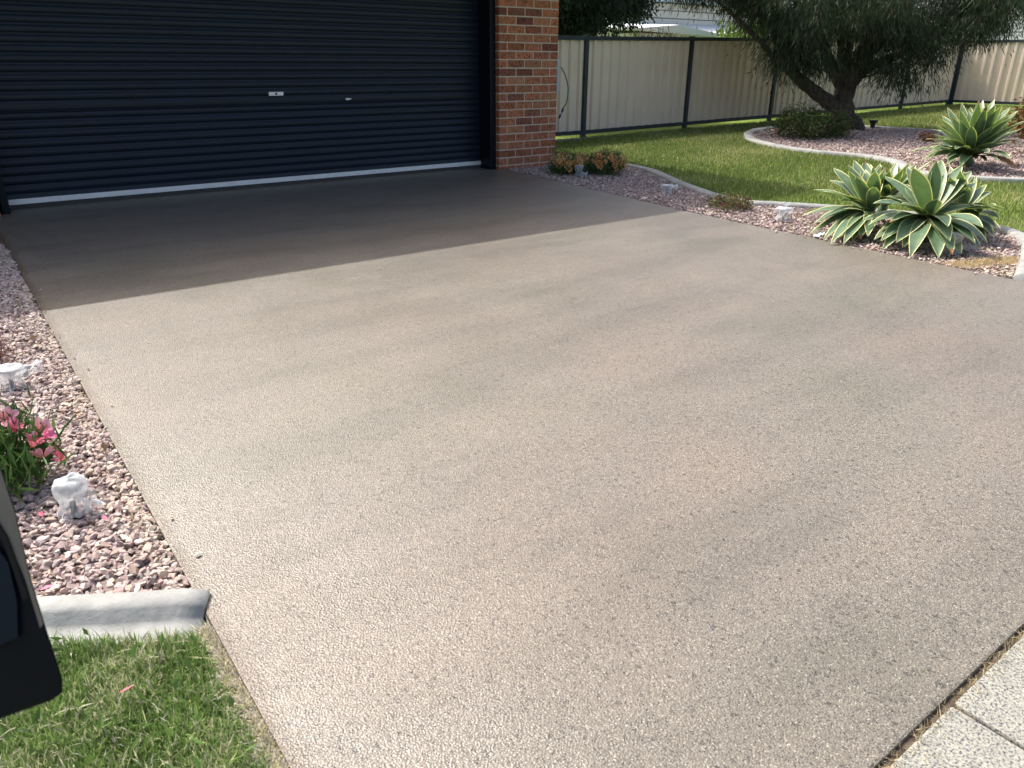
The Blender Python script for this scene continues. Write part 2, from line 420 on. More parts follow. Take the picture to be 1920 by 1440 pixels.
PAL = np.array([(.46,.35,.34),(.52,.42,.41),(.40,.30,.305),(.58,.50,.48),(.33,.25,.255),(.50,.40,.34),(.60,.54,.46),(.40,.36,.36),(.64,.58,.54),(.45,.33,.28)])
PAL = np.clip((PAL*.80+PAL.mean(1, keepdims=True)*.20)*np.array([.97,.92,.855]), 0, .85)
PW = np.array([20,18,14,12,8,9,5,7,5,6.]); PW /= PW.sum()
def rotmats(n, rng, tilt=.5):
    a = rng.uniform(0, 2*np.pi, n); b = rng.normal(0, tilt, n); c = rng.normal(0, tilt, n)
    ca, sa, cb, sb, cc, sc = np.cos(a), np.sin(a), np.cos(b), np.sin(b), np.cos(c), np.sin(c); z = np.zeros(n); o = np.ones(n)
    Rz = np.stack([ca,-sa,z,sa,ca,z,z,z,o], 1).reshape(-1,3,3); Rx = np.stack([o,z,z,z,cb,-sb,z,sb,cb], 1).reshape(-1,3,3)
    Ry = np.stack([cc,z,sc,z,o,z,-sc,z,cc], 1).reshape(-1,3,3); return Rz@Rx@Ry
def gravel(name, polys_n, variants, smin, smax, zc, zj, label, dry=None, seed=1, pal=PAL, colmul=1.0, cat='gravel'):
    rng = np.random.default_rng(seed); xs = []; ys = []
    for poly, n in polys_n:
        x, y = scatter(poly, n, rng); xs.append(x); ys.append(y)
    x = np.concatenate(xs); y = np.concatenate(ys); n = len(x)
    s = rng.uniform(smin, smax, n)*(1+.35*(rng.random(n) < .07))/2
    z = zc+rng.uniform(-zj, zj, n)+gz(x); R = rotmats(n, rng, .35)
    c = pal[rng.choice(len(pal), n, p=PW)]*rng.uniform(.8, 1.2, (n, 1))*colmul
    if dry is not None:
        w = dry(x, y)[:, None]; c = c*(1-w)+w*np.array([.50,.42,.30])*rng.uniform(.75,1.15,(n,1))
    vi = rng.integers(0, len(variants), n); VV = []; FF = []; CC = []; off = 0
    for k, (pv, pf) in enumerate(variants):
        id = np.where(vi == k)[0]
        if not len(id): continue
        P = np.einsum('nij,vj->nvi', R[id], pv)*s[id][:, None, None]+np.stack([x[id], y[id], z[id]], 1)[:, None]
        VV.append(P.reshape(-1, 3)); FF.append((pf[None]+(np.arange(len(id))*len(pv))[:, None, None]+off).reshape(-1, 3))
        CC.append(np.repeat(c[id], len(pv), 0)); off += len(id)*len(pv)
    o = link(name, npmesh(name, np.vstack(VV), np.vstack(FF), STONE, col=np.vstack(CC)))
    return tag(o, label, cat, kind='stuff')
def sheet(name, poly, dz, m):
    poly = [(float(a), float(b)) for a, b in poly]
    bm = bmesh.new(); vs = [bm.verts.new((x, y, float(gz(x))+dz)) for x, y in poly]; f = bm.faces.new(vs)
    bmesh.ops.triangulate(bm, faces=[f]); bmesh.ops.recalc_face_normals(bm, faces=bm.faces)
    me = bpy.data.meshes.new(name); bm.to_mesh(me); bm.free(); me.materials.append(m)
    o = link(name, me); tag(o, kind='structure')
    if me.polygons[0].normal.z < 0: me.flip_normals()
    return o
LB = [(-4.905,-1.14),(-4.905,-5.70),(-5.2,-5.47),(-5.5,-5.31),(-5.9,-5.15),(-6.5,-5.02),(-6.5,-1.14)]
LBv = [(-4.917,-1.14),(-4.917,-5.63),(-5.2,-5.46),(-5.42,-5.35),(-5.42,-4.2),(-5.2,-3),(-5.05,-1.14)]
RB = [(.09,-.01)] + [(x+.012, y) for x, y in DR[2:10]] + [(float(a), float(b)) for a, b in RKP[::3]] + [(.93,.1)]
FBX = [(float(a), float(b)) for a, b in FBP[::3][:-1]]
sheet('left_bed_soil', LB, -.016, SOIL); sheet('right_bed_soil', RB, -.012, SOIL)
def sheet_far():
    bm = bmesh.new(); vs = [bm.verts.new((x, y, float(gz(x))-.010)) for x, y in FBX]; f = bm.faces.new(vs)
    bmesh.ops.triangulate(bm, faces=[f])
    me = bpy.data.meshes.new('far_bed_soil'); bm.to_mesh(me); bm.free(); me.materials.append(SOIL); tag(link('far_bed_soil', me), kind='structure')
sheet_far()
dryL = lambda x, y: np.clip((x+5.03)/.11, 0, 1)*np.random.default_rng(2).random(len(x))*.9*(.35+.65*(np.sin(y*7)*.5+.5))
gravel('gravel', [(LBv, 10500), ([(-6.5,-1.14),(-5.2,-1.14),(-5.2,-3),(-5.42,-4.2),(-5.42,-5.3),(-6.5,-5.02)], 7000), ([(-4.917,-1.14),(-4.917,-5.63),(-4.96,-5.6),(-4.96,-1.14)], 900)], SV_HI, .017, .035, -.009, .008,
       'loose pinkish grey gravel filling the narrow bed left of the driveway', dry=dryL, seed=4)
dryR = lambda x, y: np.clip((-4.95-y)/.5, 0, 1)*np.clip((.25-x)/.5, 0, 1)*.9*np.random.default_rng(3).random(len(x))
gravel('gravel', [(RB, 15500)], SV_LO, .02, .038, -.001, .009, 'pinkish gravel filling the bed between the driveway and the curved lawn edging', dry=dryR, seed=5)
gravel('gravel', [(FBX, 21000)], SV_LO, .03, .05, .004, .01, 'pinkish gravel covering the far bed under the tree', seed=6)

gravel('spilled_gravel', [([(-4.905,-5.5),(-4.86,-5.5),(-4.86,-2),(-4.905,-2)], 9), ([(-.42,-5.4),(-.36,-3.8),(-.30,-3),(-.36,-3),(-.46,-5.4)], 16)], SV_LO, .014, .026, .008, .001, 'a few gravel stones spilled onto the driveway edges', seed=9)
# ------------------------------------------------------------------ grass
def blades(name, x, y, h, w, cols, lean, label, zoff=-.02, seed=1, cat='grass', flat=0):
    rng = np.random.default_rng(seed); n = len(x); a = rng.uniform(0, 2*np.pi, n); d = rng.uniform(0, 2*np.pi, n)
    ln = np.abs(rng.normal(0, lean, n))*h; sx, sy = np.cos(a)*w/2, np.sin(a)*w/2; z0 = gz(x)+zoff
    mx, my = np.cos(d)*ln*.35, np.sin(d)*ln*.35; tx, ty = np.cos(d)*ln, np.sin(d)*ln
    hz = np.maximum(h*np.sqrt(np.clip(1-(ln/np.maximum(h,1e-4))**2*.8, .04, 1)), .004)*(1-flat)+flat*rng.uniform(.018,.03,n)
    V = np.stack([np.stack([x-sx, y-sy, z0], 1), np.stack([x+sx, y+sy, z0], 1),
                  np.stack([x+mx-sx*.8, y+my-sy*.8, z0+hz*.6], 1), np.stack([x+mx+sx*.8, y+my+sy*.8, z0+hz*.6], 1),
                  np.stack([x+tx, y+ty, z0+hz], 1)], 1).reshape(-1, 3)
    b = np.arange(n)*5
    F4 = np.stack([b, b+1, b+3, b+2], 1); F3 = np.stack([b+2, b+3, b+4], 1)
    o = link(name, npmesh(name, V, [F4, F3], BLADE, col=np.repeat(cols, 5, 0)))
    return tag(o, label, cat, kind='stuff')
def vnoise(x, y, s, off=0):
    return np.array([mnoise.noise((a*s+off, b*s, off)) for a, b in zip(x, y)])
def lawn_cols(x, y, rng, dryness):
    n = len(x); g = np.array([.215,.275,.075]); g2 = np.array([.125,.19,.045]); dr = np.array([.50,.45,.24])
    t = rng.random((n, 1)); c = g*t+g2*(1-t); k = (rng.random(n) < dryness)[:, None]
    c = np.where(k, dr*rng.uniform(.7,1.2,(n,1)), c); return c*rng.uniform(.75, 1.25, (n, 1))
def outside(x, y, polys):
    k = np.ones(len(x), bool)
    for p in polys: k &= ~inpoly(x, y, p)
    return k
def offset_poly(poly, d):
    P = np.array(poly); c = []; n = len(P)
    for i in range(n):
        t = P[(i+1) % n]-P[i-1]; t /= np.hypot(*t)+1e-9; c.append(P[i]+np.array([t[1], -t[0]])*d)
    return c
area2 = lambda P: sum(P[i-1][0]*P[i][1]-P[i][0]*P[i-1][1] for i in range(len(P)))
FBO = offset_poly(FBX, .07 if area2(FBX) > 0 else -.07)
RBfull = [(-.1,.3),(-.4,-3),(-.45,-5.6)] + [(float(a)+.05, float(b)-.03) for a, b in RKP[::3]] + [(.99,.16)]
def main_lawn():
    rng = np.random.default_rng(21); X = []; Y = []
    for poly, n in (([(.4,-5.7),(1.0,-3.6),(.4,-2.7),(1.4,.3),(6,2.4),(6,-5.7)], 112000), ([(6,-3),(6,2.42),(16.3,2.42),(16.3,-3)], 64000),
                    ([(.9,0),(.9,2.4),(6,2.4)], 16000), ([(-.4,-5.6),(.6,-5.3),(6,-5.7),(8,-8),(.8,-6.8)], 16000)):
        x, y = scatter(poly, n, rng); X.append(x); Y.append(y)
    x = np.concatenate(X); y = np.concatenate(Y)
    k = outside(x, y, [FBO, RBfull]); k &= ~((x < .86) & (y > 0)); k &= y < 2.38
    x, y = x[k], y[k]; n = len(x); far = np.clip((np.hypot(x+5.1, y+7.1)-6)/10, 0, 1)
    nz = vnoise(x, y, .9); dryness = np.clip(.10+.5*np.clip(nz, 0, 1)+.12*(x > 6)+.25*np.clip(1-np.hypot(x-5, y-1.0)/1.3, 0, 1), 0, .7)
    c = lawn_cols(x, y, rng, dryness)*(1+.18*nz[:, None])
    h = rng.uniform(.026, .044, n)*(1+.3*far); w = .0035+.006*far+.001*rng.random(n)
    blades('lawn_grass', x, y, h, w, c, .45, 'mown green lawn stretching from the curved edging to the fence', seed=8, cat='lawn')
main_lawn()
def near_lawn():
    rng = np.random.default_rng(31)
    poly = [(-4.944,-5.79),(-4.944,-6.8),(-6.4,-6.8),(-6.4,-5.19),(-5.9,-5.29),(-5.5,-5.45),(-5.2,-5.6)]
    vis = [(-4.948,-5.76),(-4.94,-6.3),(-5.5,-6.5),(-5.6,-5.44),(-5.2,-5.6)]
    x1, y1 = scatter(vis, 44000, rng); x2, y2 = scatter(poly, 22000, rng)
    x = np.concatenate([x1, x2]); y = np.concatenate([y1, y2]); n = len(x)
    nz = vnoise(x, y, 5); nz2 = vnoise(x, y, 11, 5)
    # blades grow longer beside the edging
    ke = np.array([[-4.93,-5.76],[-5.06,-5.68],[-5.2,-5.6],[-5.5,-5.45],[-5.9,-5.29],[-6.4,-5.17]])
    ed = np.clip(1-(np.interp(-x, -ke[:, 0], ke[:, 1])-y)/.09, 0, 1)
    c = lawn_cols(x, y, rng, np.clip(.15+.6*nz-.2*ed, .03, .55))
    c *= np.array([1.15,1.28,1.45]); c = c*(1+.25*nz2[:, None])
    h = rng.uniform(.016, .036, n)*(1+.6*ed*(rng.random(n) < .5)+.3*np.clip(nz2, -1, 1)); w = rng.uniform(.0018, .0036, n)
    blades('lawn_grass', x, y, h, w, c, .85, 'scruffy green lawn at the bottom left beside the driveway edge', seed=9, cat='lawn')
    x3, y3 = scatter(vis, 2200, rng); n3 = len(x3)
    c3 = np.array([.52,.50,.33])*rng.uniform(.4, 1.15, (n3, 1)); c3[:, 2] *= rng.uniform(.7,1.3,n3)
    blades('grass_clippings', x3, y3, rng.uniform(.008, .016, n3), rng.uniform(.0018, .004, n3), c3, 1.3, 'pale dry clippings and stalks scattered through the bottom left lawn', seed=15, zoff=-.004, cat='dry grass', flat=.5)
    x4, y4 = scatter(vis, 130, rng)
    V, F, c4 = leafcloud(np.stack([x4, y4, np.full(len(x4), .006)], 1), 1, .030, .012, np.array([(.16,.28,.06),(.22,.33,.09),(.12,.22,.05)]), 'up', (.004,.004,.004), 16, .3)
    tag(link('clover_leaves', npmesh('clover_leaves', V, F, LEAFM, col=c4)), 'broader weed leaves in the bottom left lawn', 'weeds', kind='stuff')
    # dry bleached strip along the driveway
    n = 10500; y = rng.uniform(-6.75, -5.745, n); x = -4.917-np.abs(rng.normal(0, .013+.005*np.sin(y*23), n)); k = x > -4.985; x, y = x[k], y[k]; n = len(x)
    c = np.array([.66,.62,.53])*rng.uniform(.5, 1.25, (n, 1)); c[:, 2] *= rng.uniform(.6, 1.15, n)
    blades('dry_grass', x, y, rng.uniform(.008, .018, n), rng.uniform(.003, .0065, n), c, 1.6, 'bleached dry grass strip between the bottom left lawn and the driveway', seed=12, cat='dry grass', flat=.6)
    # straw and clippings along the paver joint
    n = 5200; x = rng.uniform(-5, 1, n); y = -6.822+rng.normal(0, .009, n)
    c = np.array([.50,.42,.25])*rng.uniform(.4, 1.2, (n, 1))
    blades('dry_grass', x, y, rng.uniform(.008, .028, n), rng.uniform(.0015, .0035, n), c, 1.5, 'straw coloured dry weeds in the joint between driveway and pavers', seed=13, zoff=-.014, cat='dry grass', flat=.5)
    # pale dry weeds at the right bed corner
    n = 1500; x = rng.uniform(-.37, .15, n); y = -5.33-x*.33+rng.normal(0, .05, n)
    c = np.array([.60,.48,.26])*rng.uniform(.6, 1.2, (n, 1))
    blades('dry_grass', x, y, rng.uniform(.012, .03, n), rng.uniform(.002, .004, n), c, 1.6, 'yellow dry weeds in the gravel corner at the end of the curved edging', seed=14, zoff=0.005, cat='dry grass', flat=.5)
near_lawn()

# ------------------------------------------------------------------ the brick house with the garage door
house = empty('brick_house', (0, 0, 0), 'red brick house with a wide blue-black roller garage door and brick pillar', 'house')
mb = MB(); mb.box((.004,.0035,-.05), (.826,.22,2.5)); wall = mb.build('brick_pillar', MORTAR, house)
mb = MB(); mb.box((-6.3,.0035,-.05), (-4.847,.22,2.5)); wall2 = mb.build('brick_wall', MORTAR, house)
bmesh_cache = {}
def brick(parent, x, z, l, y=0, d=.105):
    key = (round(l, 3), round(d, 3))
    if key not in bmesh_cache:
        b = MB(); b.box((0.001, 0, .001), (l-.001, d, .0745)); o = b.build('brick', BRICKS[0], parent, bevel=.003, seg=1); bmesh_cache[key] = [o.data]
        for m_ in BRICKS[1:]:
            c = o.data.copy(); c.materials[0] = m_; bmesh_cache[key].append(c)
        bpy.data.objects.remove(o)
    me = random.choices(bmesh_cache[key], [5, 2.2, 2.2])[0]
    o = link('brick', me, parent); o.location = (x, y+random.uniform(-.0012,.0012), z+random.uniform(-.001,.001))
    o.rotation_euler = (0, random.uniform(-.003,.003), random.uniform(-.003,.003))
for k in range(-8, 22):
    z = .04+(20-k-1)*.086+.005
    if z < -.06: continue
    half = (k % 2 == 1); x = 0
    for l in ([.11,.23,.23,.23] if half else [.23,.23,.23,.11]):
        brick(wall, x, z, l, 0, .105); x += l+.01
    brick(wall, 0, z, .11, .115, .10)
    x = -4.84-(.11 if half else .23)
    while x > -6.25:
        brick(wall2, x, z, .11 if (half and x > -4.96) else .23); x -= .24
# body of the house behind
HB = simple('brick_side_wall', (.33,.13,.075), .9, .1, var=.3, vs=20, bump=.5)
mb = MB(); mb.box((.2,.23,-.05), (.824,11,2.42)); mb.box((-12,.23,-.05), (-4.86,11,2.42)); mb.box((-12,10.8,-.05), (.82,11,2.42)); mb.build('side_wall', HB, house)
mb = MB(); mb.box((-6.3,.0,2.16+.36), (.9,.4,2.62)); mb.box((-4.86,.24,2.14), (0.004,.36,2.52)); mb.build('door_head', simple('cream_lintel', (.5,.45,.36), .6), house)
EAVE_Y, EAVE_Z = -1.05, 2.53
mb = MB(); mb.box((-13,-1.0,2.44), (1.38,.24,2.46)); mb.build('soffit', simple('soffit_board', (.62,.6,.55), .7), house)
mb = MB(); mb.box((-13,EAVE_Y,2.40), (1.42,EAVE_Y+.11,EAVE_Z)); mb.box((1.36,-1.04,2.401), (1.425,11.6,EAVE_Z-.002)); mb.build('gutter', DOORM, house)
mb = MB()
RV = [(-13,-.99,2.50),(1.40,-.99,2.50),(1.40,11.6,2.50),(-13,11.6,2.50),(-8,5.3,4.7),(-3.6,5.3,4.7)]
mb.add(RV+[(x, y, z-.1) for x, y, z in RV], [(0,1,5,4),(1,2,5),(2,3,4,5),(3,0,4),(6,10,11,7),(7,11,8),(8,11,10,9),(9,10,6),(0,6,7,1),(1,7,8,2),(2,8,9,3),(3,9,6,0)])
mb.build('roof', simple('roof_tile', (.10,.09,.085), .8, bump=.5), house)

# roller door: ribbed curtain
def door():
    P = .0713; prof = []; z = .078
    pts = [(0,.011),(.10,.012),(.20,.004),(.32,0),(.62,-.001),(.80,.003),(.92,.010)]
    lines = []
    z0 = .822-10*P                                   # groove lines at z0 + k P
    for k in range(0, 31):
        b = z0+k*P
        if k == 9: b = .743
        for f, d in pts:
            zz = b+f*P
            if k == 9: zz = b+f*.079; d = d if f < .25 or f > .85 else .002
            lines.append((zz, d))
    lines = [(z, d) for z, d in lines if .079 < z < 2.2]
    lines = [(.076, .004)]+lines; n = len(lines); xs = np.linspace(-4.765, -.03, 40)
    V = []; F = []
    for z, d in lines:
        for x in xs: V.append((x, .296+d+.0012*math.sin(x*1.3+z*9), z))
    m = len(xs)
    for i in range(n-1):
        for j in range(m-1): F.append((i*m+j, i*m+j+1, (i+1)*m+j+1, (i+1)*m+j))
    b = MB(); b.add(V, F); o = b.build('garage_door', DOORM, house); 
    for p in o.data.polygons: p.use_smooth = True
    b = MB(); b.box((-4.755,.278,.034), (-.03,.312,.0765)); b.build('bottom_rail', ALU, o, bevel=.003)
    b = MB(); b.box((-4.755,.285,.0005), (-.03,.305,.0335)); b.build('rubber_seal', simple('grey_weather_seal', (.075,.072,.065), .8, .2), o)
    b = MB(); b.box((-2.476,.286,.829), (-2.334,.2935,.863)); b.build('handle', ALU, o, bevel=.003)
    b = MB(); b.tube([(-2.405,.2855,.846),(-2.405,.283,.846)], .011, 12); b.box((-2.409,.2815,.84),(-2.401,.2828,.852)); b.build('key_lock', simple('dark_zinc', (.08,.08,.08), .4), o)
    b = MB(); b.add([(-1.692,.286,.792),(-1.692,.286,.776),(-1.676,.286,.773),(-1.634,.286,.782),(-1.634,.286,.79),(-1.692,.297,.792),(-1.692,.297,.776),(-1.676,.297,.773),(-1.634,.297,.782),(-1.634,.297,.79)],
                     [(0,1,2,3,4),(9,8,7,6,5),(0,5,6,1),(1,6,7,2),(2,7,8,3),(3,8,9,4),(4,9,5,0)]); b.build('lock_lever', ALU, o)
    for x in (-1.178, -3.66):
        b = MB(); b.box((x-.006,.2915,.822), (x+.006,.2945,.862)); b.box((x-.012,.2925,.835), (x+.012,.2942,.848)); b.build('latch_slot', DOORD, o)
    b = MB(); b.box((-.062,.07,0.0015), (-.0005,.40,2.2)); b.box((-.075,.064,.0016), (-.0002,.074,2.2)); b.build('guide_channel', DOORD, house, bevel=.002)
    b = MB(); b.box((-4.822,.07,.0015), (-4.778,.40,2.2)); b.box((-4.818,.064,.0016), (-4.768,.074,2.2)); b.build('guide_channel', DOORD, house, bevel=.002)
door()

# hose on the side wall behind the pillar
hr = empty('garden_hose', (.95,.1,1.0), 'green garden hose with blue connector hanging from a pale box behind the brick pillar', 'hose')
mb = MB(); mb.box((-.115,-.02,-.20), (-.005,.32,.17)); mb.build('hose_box', simple('pale_blue_plastic', (.42,.52,.62), .4), hr, bevel=.025, seg=3)
pts = smooth_path([(.0,-.02,.08),(.03,-.045,.02),(.04,-.075,-.05),(.042,-.11,-.15),(.035,-.10,-.29),(.015,-.06,-.37)], 6)
mb = MB(); mb.tube(pts, .007, 8); mb.build('hose', simple('green_hose', (.02,.17,.07), .4), hr, smooth=True)
BLUE = simple('blue_plastic', (.015,.03,.13), .4)
mb = MB(); mb.tube([(.015,-.06,-.37),(.008,-.05,-.41)], .013, 10); mb.tube([(.0,-.035,-.44),(-.01,-.02,-.485)], [.013,.010], 10); mb.build('hose_connector', BLUE, hr)
mb = MB(); mb.tube([(.0075,-.049,-.411),(.0005,-.036,-.439)], .010, 10); mb.build('hose_collar', simple('grey_plastic', (.4,.43,.46), .5), hr)

# ------------------------------------------------------------------ fences
def sheet_mesh(L, z0, z1, slope, x0):
    P = .196; pts = []; x = 0
    prof = [(0,0),(.100,0),(.122,-.036),(.170,-.036),(.192,0)]
    while x < L:
        for a, d in prof:
            if x+a < L: pts.append((x+a, d))
        x += P
    pts.append((L, 0)); V = []; F = []
    for i, (a, d) in enumerate(pts):
        dz = slope*a
        V += [(a, d, z0+dz), (a, d, z1+dz)]
    for i in range(len(pts)-1): F.append((2*i, 2*i+2, 2*i+3, 2*i+1))
    n = len(V); V2 = [(x, y+.0025, z) for x, y, z in V]
    F2 = [(n+a, n+d, n+c, n+b) for a, b, c, d in F]
    return V+V2, F+F2
def fence(name, A, B, posts, H, label):
    A = Vector(A); B = Vector(B); D = (B-A); L = D.length; ang = math.atan2(D.y, D.x)
    zA = float(gz(A.x)); root = empty(name, (A.x, A.y, 0), label, 'fence', rz=ang)
    gzl = lambda s: float(gz(A.x+D.x/L*s))
    for s in posts:
        b = MB(); g = gzl(s); b.box((s-.036,-.035,g-.05), (s+.036,.035,g+H+.004)); b.build('post', POSTM, root, bevel=.004)
        b = MB(); b.box((s-.04,-.039,g+H+.0045), (s+.04,.039,g+H+.012)); b.build('post_cap', POSTM, root)
    for s0, s1 in zip(posts[:-1], posts[1:]):
        a, e = s0+.037, s1-.037; g0, g1 = gzl(a), gzl(e)
        for nm, zl, zh, hw in (('bottom_rail', .045, .105, .033), ('top_rail', H-.06, H-.002, .034)):
            b = MB(); V = []
            for (x, g) in ((a, g0), (e, g1)):
                V += [(x,-hw,g+zl),(x,hw,g+zl),(x,hw,g+zh),(x,-hw,g+zh)]
            b.add(V, [(0,1,2,3),(7,6,5,4),(0,4,5,1),(1,5,6,2),(2,6,7,3),(3,7,4,0)]); b.build(nm, POSTM, root, bevel=.003)
        w = (e-a)/3
        for i in range(3):
            ga, gb = gzl(a+w*i), gzl(a+w*(i+1))
            V, F = sheet_mesh(w, ga+.09, ga+H-.05, (gb-ga)/w, 0)
            b = MB(); b.add([(x, y+.01+i*.0015, z) for x, y, z in V], F); b.build('fence_sheet', SHEET, root, loc=(a+w*i, 0, 0))
    return root
H = 1.5
px = [-1.5,.95,3.45,5.93,8.47,11.05,13.62,15.98]
fence('fence', (0,2.42), (16.2,2.56), px, H, 'cream corrugated steel fence with slate posts along the back of the lawn')
fence('fence', (16.05,2.50), (16.35,-12.5), [.0]+[2.55*k for k in range(1, 6)], H-.02, 'cream corrugated steel fence turning the far right corner, partly sunlit')
mb = MB(); mb.box((.85,2.24,-.03), (8.6,2.40,.012)); o = mb.build('mowing_strip', SLABM); tag(o, kind='structure')
# neighbour's side: pale strip of paving just past the fence
mb = MB(); mb.box((2.0,2.75,-.02), (20,3.2,.12)); 

# ------------------------------------------------------------------ leaves
def cloud_obj(name, parts, parent=None, m=None):
    off = 0; VV = []; FF = []; CC = []
    for V, F, c in parts: VV.append(V); FF.append(F+off); CC.append(c); off += len(V)
    return link(name, npmesh(name, np.vstack(VV), np.vstack(FF), m or LEAFM, col=np.vstack(CC)), parent)

# ------------------------------------------------------------------ the tree in the far bed
def big_tree():
    B0 = Vector((7.72,.48,.075)); r = np.array([.802,-.598,0]); f = np.array([.598,.802,0])
    W_ = lambda s, d, z: tuple((np.array([0,0,0.])+r*s+f*d)+np.array([0,0,z]))
    t = empty('willow_leaved_tree', B0, 'dark green tree with drooping narrow leaves, forked trunk leaning in the far gravel bed', 'tree')
    b = MB()
    def limb(pts, r0, r1, n=10):
        P = smooth_path(pts, 5); k = len(P); b.tube([tuple(p) for p in P], list(np.linspace(r0, r1, k)*(1+.06*np.sin(np.arange(k)*1.7))), n); return P
    L = []
    L.append(limb([W_(.10,0,-.1), W_(.06,0,.12), W_(-.02,0,.45), W_(-.08,0,.8), W_(-.12,.05,1.2), W_(-.2,.1,1.8), W_(-.1,.1,2.6), W_(0,0,3.2)], .205, .045, 14))
    L.append(limb([W_(-.02,0,.30), W_(-.35,-.05,.48), W_(-.65,-.1,.66), W_(-.98,-.1,.90), W_(-1.2,-.1,1.2), W_(-1.4,-.05,1.6), W_(-1.7,0,2.1), W_(-2.2,0,2.6)], .135, .035))
    L.append(limb([W_(.0,0,.5), W_(.12,.05,.9), W_(.3,.1,1.15), W_(.6,.1,1.6), W_(.9,.1,2.1), W_(1.2,.1,2.7)], .13, .04))
    L.append(limb([W_(.1,.1,.75), W_(.35,.1,1.0), W_(.85,.15,1.2), W_(1.4,.2,1.5), W_(2.0,.2,1.9)], .11, .03))
    L.append(limb([W_(-.08,0,.7), W_(-.3,.2,1.1), W_(-.5,.3,1.6), W_(-.8,.3,2.4)], .12, .04))
    L.append(limb([W_(-.05,-.1,.7), W_(.05,-.2,1.2), W_(.1,-.5,1.8), W_(.3,-.9,2.5)], .12, .035))
    L.append(limb([W_(-.98,-.1,.9), W_(-1.3,-.2,1.05), W_(-1.6,-.2,1.35), W_(-2.1,-.2,1.75), W_(-2.6,-.2,2.1)], .06, .02, 7))
    L.append(limb([W_(-1.2,-.1,1.2), W_(-1.05,-.3,1.5), W_(-.8,-.5,2.0)], .06, .02, 7))
    # root flare
    for a in (.2, 1.6, 3.0, 4.1, 5.3):
        limb([W_(.03,0,.22), W_(.10+.2*math.cos(a), .2*math.sin(a), .09), W_(.10+.34*math.cos(a), .34*math.sin(a), -.04)], .15, .05, 8)
    rng = np.random.default_rng(5)
    sx = [-3.3,-3.07,-2.5,-1.9,-1.5,-1.25,-.9,-.3,.25,.8,1.1,1.4,1.7,2.2,2.45,2.75]
    zb = [2.3,1.98,1.78,1.66,1.25,1.12,1.22,1.42,1.25,1.02,1.05,1.18,1.16,1.25,1.58,2.2]
    C = []
    for i in range(400):
        s = rng.uniform(-3.1, 2.65); q = 1-((s+.2)/3.3)**2; d = rng.normal(0, .75)*math.sqrt(max(q, .1)); z0 = np.interp(s, sx, zb)+.32
        z = z0+abs(rng.normal(0, .55)) if i < 240 else rng.uniform(z0, z0+2.4*max(q, .25)); C.append(W_(s, d, z))
    for i in range(26): # foliage hanging at the front under the fork
        s = rng.uniform(-1.5, 1.4); C.append(W_(s, rng.uniform(-.9,-.1), np.interp(s, sx, zb)+.22+rng.uniform(0,.25)))
    for s, z in ((-1.45,1.25),(-1.35,1.05),(-1.2,1.15),(-1.05,1.25),(-1.25,1.4),(-.85,1.2),(-.95,1.0),(-.7,1.1),(.35,.98),(.5,.95),(.25,1.1),(.7,.9),(.9,.95),(1.1,1.15),(-.15,1.15)):
        for q in range(2): C.append(W_(s+rng.normal(0,.06), rng.uniform(-.7,-.25), z+rng.normal(0,.05)))
    C = np.array(C)
    for c in C[::2]:   # twigs to the clumps
        P = np.concatenate(L[:6]); j = np.argmin(np.linalg.norm(P-c, axis=1)+np.maximum(P[:, 2]-c[2], 0)); p = P[j]
        if np.linalg.norm(p-c) < 2.2: b.tube([tuple(p), tuple((p+c)/2+np.array([0,0,.12])), tuple(c+np.array([0,0,.1]))], [.022,.013,.006], 4, cap=False)
    b.build('trunk', BARK, t, smooth=True)
    cols = np.array([(.036,.072,.028),(.025,.055,.024),(.056,.098,.036),(.045,.056,.024),(.075,.074,.032)])
    parts = [leafcloud(C, 230, .125, .014, cols, 'droop', (.17,.17,.14), 3)]
    edge = C[np.array([(c@r) < -2.0 for c in C])]
    if len(edge): parts.append(leafcloud(edge-[0,0,.05], 22, .12, .013, np.array([(.13,.055,.05),(.11,.07,.05)]), 'droop', (.2,.2,.2), 4))
    dd = np.array([W_(-1.45,-.3,1.12), W_(-1.38,-.35,.98), W_(.5,-.2,1.3)]); parts.append(leafcloud(dd, 60, .11, .012, np.array([(.20,.14,.10),(.26,.2,.15)]), 'droop', (.10,.1,.13), 6))
    tag(cloud_obj('crown', parts, t), kind='stuff')
big_tree()

def cloud_tree(name, loc, label, centres, n, size, wid, cols, spread, mode, seed, trunk_h, tr=.12, cat='tree', parts=('crown','trunk')):
    t = empty(name, loc, label, cat); C = np.array(centres)
    b = MB(); b.tube([(0,0,-.05),(.03,.02,trunk_h*.5),(0,.05,trunk_h)], [tr, tr*.8, tr*.55], 8)
    for c in C[::max(1, len(C)//14)]:
        b.tube([(0,.03,trunk_h*.55), tuple(c*np.array([.5,.5,.75])), tuple(c)], [tr*.35, tr*.22, tr*.08], 5, cap=False)
    b.build(parts[1], BARK, t, smooth=True)
    tag(cloud_obj(parts[0], [leafcloud(C, n, size, wid, cols, mode, spread, seed)], t), kind='stuff')
    return t
rg = np.random.default_rng(9)
def ell(n, c, r, zmin=-9):
    out = []
    while len(out) < n:
        q = rg.uniform(-1, 1, 3)
        if .25 < q@q < 1:
            p = np.array(c)+q*np.array(r)
            if p[2] > zmin: out.append(p)
    return out
cloud_tree('dark_evergreen_tree', (5.4,5.0,0), 'dense dark evergreen tree hanging over the fence beside the brick pillar', ell(330, (-.35,0,2.75), (2.15,1.3,1.2)), 230, .075, .042,
           np.array([(.014,.035,.022),(.020,.045,.028),(.035,.062,.036)]), (.17,.17,.15), 'droop', 12, 2.4)
